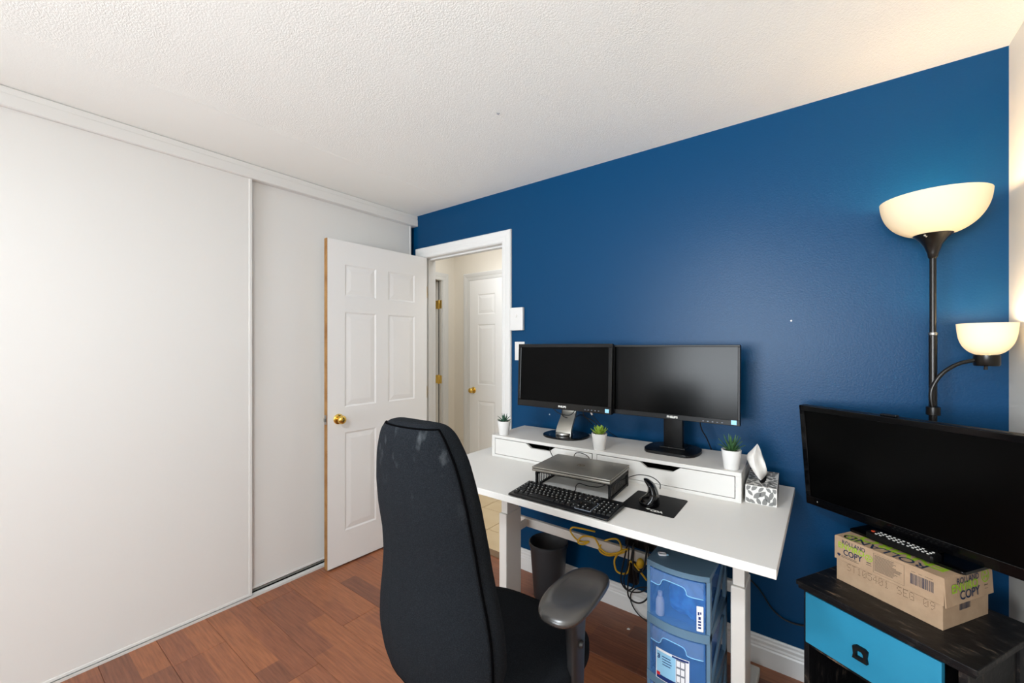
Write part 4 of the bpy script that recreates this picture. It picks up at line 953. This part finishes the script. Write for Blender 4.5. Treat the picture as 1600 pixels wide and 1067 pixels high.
leafprint((.013, .086))
def recycle(o, xd, yd, r, parent):
    """green ring with three chasing arrows"""
    bm = nb()
    for k in range(32):
        a0, a1 = 2*math.pi*k/32, 2*math.pi*(k+1)/32
        bm.faces.new([bm.verts.new((rr*math.cos(a), rr*math.sin(a), 0)) for rr, a in ((r*.82, a0), (r, a0), (r, a1), (r*.82, a1))])
    for k in range(3):
        a = math.radians(90+120*k)
        ca, sa = math.cos(a), math.sin(a)
        for pts in (((.18, -.22), (.60, -.16), (.60, .10), (.18, .16)), ((.30, .10), (.66, .10), (.50, .42))):
            bm.faces.new([bm.verts.new((r*(x*ca-y_*sa), r*(x*sa+y_*ca), 0)) for x, y_ in pts])
    bmesh.ops.transform(bm, matrix=frame_m(o, xd, yd), verts=bm.verts); obj('print', bm, 'ink_green', parent)
recycle((.0998, -.0016, .1145), fx, fz, .0105, lid_o); quads('print', [(.0935, .0985, .106, .101), (.0925, .0925, .107, .094)], (0, -.0016, 0), fx, fz, 'ink_grey', lid_o)
# framed small print and barcode
fr = [(.112, .078, .1128, .138), (.190, .078, .1908, .138), (.112, .1375, .1908, .138), (.112, .078, .1908, .0785)]
rr_ = random.Random(4)
fr += [(.115, .132-.0036*k, .115+rr_.uniform(.045, .072), .1336-.0036*k) for k in range(14)]
quads('print', fr, (0, -.0016, 0), fx, fz, 'ink_grey', lid_o)
x = .205; bars = []
while x < .258:
    w_ = rr_.choice((.0008, .0013, .002)); bars.append((x, .094, x+w_, .124)); x += w_+rr_.choice((.0008, .0012, .0018))
quads('print', bars, (0, -.0016, 0), fx, fz, 'ink_navy', lid_o)
quads('print', [(.207, .1295, .217, .1306), (.224, .1295, .232, .1306), (.238, .1295, .256, .1306)], (0, -.0016, 0), fx, fz, 'ink_grey', lid_o)
# dot-matrix code on the tray
F5 = {'S': '01111 10000 10000 01110 00001 00001 11110', 'T': '11111 00100 00100 00100 00100 00100 00100', '1': '00100 01100 00100 00100 00100 00100 01110', '0': '01110 10001 10011 10101 11001 10001 01110', '5': '11111 10000 11110 00001 00001 10001 01110', '4': '00010 00110 01010 10010 11111 00010 00010', 'E': '11111 10000 10000 11110 10000 10000 11111', 'G': '01110 10001 10000 10111 10001 10001 01111', '9': '01110 10001 10001 01111 00001 00010 01100'}
bm = nb(); x = .036
for ch_ in 'ST105401 SEG 09':
    if ch_ == ' ': x += .0175; continue
    for j, row_ in enumerate(F5[ch_].split()):
        for i, b_ in enumerate(row_):
            if b_ == '1':
                px, pz = x+i*.0024, .066-j*.0034
                bm.faces.new([bm.verts.new((px+.0010*math.cos(a), .0027, pz+.0011*math.sin(a))) for a in [2*math.pi*k/6 for k in range(6)]])
    x += .0148
obj('print', bm, 'ink_dots', tr_)
# right end
ex, ez = (0, 1, 0), (0, 0, 1)
def etext(b_, s_, y_, z, m, bold=0, sq=1): return text('print', b_, s_, (BL+.0042, y_, z), ex, ez, m, lid_o, bold, sq)
etext('ROLLAND', .0235, .050, .1210, 'ink_navy', .0003, .98); etext('ENVIRO', .0325, .024, .1010, 'ink_green', .0006, 1.08); etext('COPY', .0340, .060, .0780, 'ink_navy', .0006, 1.06)
for o in lid_o.children:
    if o.name.startswith('print') and max(v.co.x for v in o.data.vertices) > BL+.004: o.data.transform(Matrix.Translation((BL-.001, 0, BH)) @ Matrix.Rotation(math.radians(-3.0), 4, 'Y') @ Matrix.Translation((-BL+.001, 0, -BH)))
E_ = Matrix.Translation((BL-.001, 0, BH)) @ Matrix.Rotation(math.radians(-3.0), 4, 'Y')
p_ = E_ @ Vector((.0036, .190, 0.122-BH)); recycle(p_, ex, E_.to_3x3() @ Vector((0, 0, 1)), .019, lid_o)
p_ = E_ @ Vector((.0036, .0, -BH)); quads('print', [(.182, .0945, .200, .0975), (.183, .0855, .199, .0868)], p_, ex, E_.to_3x3() @ Vector((0, 0, 1)), 'ink_grey', lid_o)
x = .080; bars = []
while x < .130:
    w_ = rr_.choice((.001, .0016, .0026)); bars.append((x, .040, x+w_, .072)); x += w_+rr_.choice((.001, .0016))
quads('print', bars, (BL-.0024, 0, 0), ex, ez, 'ink_navy', tr_)
# top print (upside down towards the wall)
text('print', 'ROLLAND', .050, (.232, .010, BH+.0006), (-1, 0, 0), (0, -1, 0), 'ink_navy', lid_o, .0004, .95).data.transform(Matrix.Translation((0, .030, 0)))
text('print', 'ENVIRO', .062, (.262, .036, BH+.0005), (-1, 0, 0), (0, -1, 0), 'ink_green', lid_o, .002, 1.0).data.transform(Matrix.Translation((0, .045, 0)))
recycle((.040, .028, BH+.0006), (1, 0, 0), (0, 1, 0), .026, lid_o)

# ------------------------------------------------------------------ television and remote
TA = math.radians(-34.5)
tv = thing('television', 'black flat-screen television on a carton on the bedside table', 'television', (.218, 1.800, .7466), TA)
obj('stand_base', prism(nb(), rrect(-.147, -.064, .147, .064, .008), 0, .008, bev=.002), 'black_gloss', tv)
tw_, th_, tz = .630, .384, .026
T = Matrix.Translation((-.0145, -.012, tz)) @ Matrix.Rotation(math.radians(6), 4, 'X')
def tvp(name, bm, m, par, sm=None):
    bmesh.ops.transform(bm, matrix=T, verts=bm.verts); return obj(name, bm, m, par, sm)
bk = nb(); box(bk, (-tw_/2, .004, 0), (tw_/2, .026, th_), .004); box(bk, (-tw_*.36, .022, .05), (tw_*.36, .06, th_*.8), .012)
hs = tvp('housing', bk, 'black_plastic', tv, 40)
bm = nb(); bz = .020
for a in ((-tw_/2, 0, tw_/2, .034), (-tw_/2, th_-bz, tw_/2, th_), (-tw_/2, .034, -tw_/2+bz, th_-bz), (tw_/2-bz, .034, tw_/2, th_-bz)): box(bm, (a[0], -.004, a[1]), (a[2], .006, a[3]), .002)
tvp('bezel', bm, 'black_gloss', hs); tvp('screen', B((-tw_/2+bz, .0, .034), (tw_/2-bz, .005, th_-bz)), 'tv_screen', hs)
tvp('power_mark', B((-tw_/2+.043, -.0045, .016), (-tw_/2+.0445, -.004, .021)), 'legend', hs)
obj('stand_neck', B((-.06, .0, .008), (.06, .03, .06), .004), 'black_plastic', tv)
t = B((-.05, .004, th_), (-.005, .020, th_+.006), .002); tvp('vent_tab', t, 'black_plastic', hs)
rm = thing('remote_control', 'black remote control lying on the television base', 'remote control', (.185, 1.752, .7546), math.radians(-36))
obj('body', prism(nb(), rrect(-.088, -.022, .088, .022, .006), 0, .018, bev=.003), 'black_plastic', rm, 40)
bm = nb()
for i in range(12):
    for j in range(3):
        if (i*7+j*5) % 11 == 3: continue
        x, y_ = -.062+i*.0122, -.012+j*.012; box(bm, (x-.0027, y_-.0021, .018), (x+.0027, y_+.0021, .0195))
tag(obj('buttons', bm, 'legend', rm), 'light grey buttons', kind='stuff')
obj('power_button', lathe(nb(), [(.005, .018), (.005, .0198), (0, .02)], 14, (-.078, .0, 0)), 'remote_red', rm)

# ------------------------------------------------------------------ floor lamp
lp = thing('floor_lamp', 'black floor lamp with glowing bowl shade and side reading lamp', 'floor lamp', (.282, 1.945, 0))
obj('base', lathe(nb(), [(0, 0), (.115, 0), (.12, .004), (.12, .014), (.10, .022), (.02, .03), (.0105, .04), (0, .04)], 40), 'lamp_black', lp, 40)
obj('pole', lathe(nb(), [(.0105, .03), (.0105, 1.42), (.0085, 1.422), (.0085, 1.69)], 20), 'lamp_black', lp, 40)
obj('pole_joint', lathe(nb(), [(.0108, 1.416), (.0118, 1.418), (.0118, 1.424), (.0108, 1.426)], 20, closed=True), 'steel', lp, 40)
cp = obj('shade_holder', lathe(nb(), [(.009, 1.672), (.012, 1.676), (.014, 1.69), (.022, 1.715), (.034, 1.735), (.05, 1.752), (.047, 1.754), (0, 1.742)], 32), 'lamp_black', lp, 40)
obj('switch', lathe(nb(), [(.0035, 0), (.003, .012), (0, .013)], 10), 'steel', cp, 40, (-.020, -.034, 1.742), (math.radians(80), 0, math.radians(-30)))
def single(prof, c=(0, 0, 0), n=56):
    P = [(v.x, v.z) for v in spline([(r, 0, z) for r, z in prof], 5)]; bm = nb(); rings = []
    for r, z in P: rings.append([bm.verts.new((c[0]+r*math.cos(2*math.pi*k/n), c[1]+r*math.sin(2*math.pi*k/n), z)) for k in range(n)])
    for a, b2 in zip(rings, rings[1:]):
        for k in range(n): bm.faces.new((a[k], a[(k+1) % n], b2[(k+1) % n], b2[k]))
    return bm
obj('lamp_shade', single([(.030, 1.747), (.050, 1.7515), (.075, 1.762), (.100, 1.782), (.119, 1.810), (.130, 1.842), (.134, 1.873)]), 'shade_warm', lp, 180)
arm = [(.0, -.012, 1.165), (-.006, -.014, 1.20), (-.004, -.014, 1.24), (.018, -.012, 1.288), (.055, -.008, 1.322), (.096, -.004, 1.336)]
obj('reading_arm', tube(nb(), arm, .0062, 10, smooth=6), 'lamp_black', lp, 180)
obj('arm_clamp', lathe(nb(), [(.0105, 1.150), (.018, 1.152), (.018, 1.178), (.0105, 1.182)], 20, (0, -.004, 0)), 'lamp_black', lp, 40)
RX, RY = .120, 0
so = obj('reading_socket', lathe(nb(), [(0, 1.317), (.027, 1.318), (.0295, 1.322), (.0295, 1.352), (0, 1.353)], 28, (RX, RY, 0)), 'lamp_black', lp, 40)
obj('switch', lathe(nb(), [(.004, 0), (.005, -.012), (0, -.013)], 10, (RX-.002, RY, 1.318)), 'lamp_black', so)
obj('reading_shade', single([(.015, 1.353), (.026, 1.3545), (.041, 1.364), (.055, 1.384), (.063, 1.412), (.067, 1.452)], (RX, RY, 0), 44), 'shade_bright', lp, 180)
def bulb(loc, e, col, r):
    l = bpy.data.lights.new('bulb_light', 'POINT'); l.energy = e; l.color = col; l.shadow_soft_size = r
    o = bpy.data.objects.new('bulb_light', l); C.objects.link(o); o.location = loc
bulb((.282, 1.945, 1.835), 2.3, (1, .74, .46), .03)
bulb((.282+RX, 1.945, 1.425), 1.3, (1, .80, .56), .02)
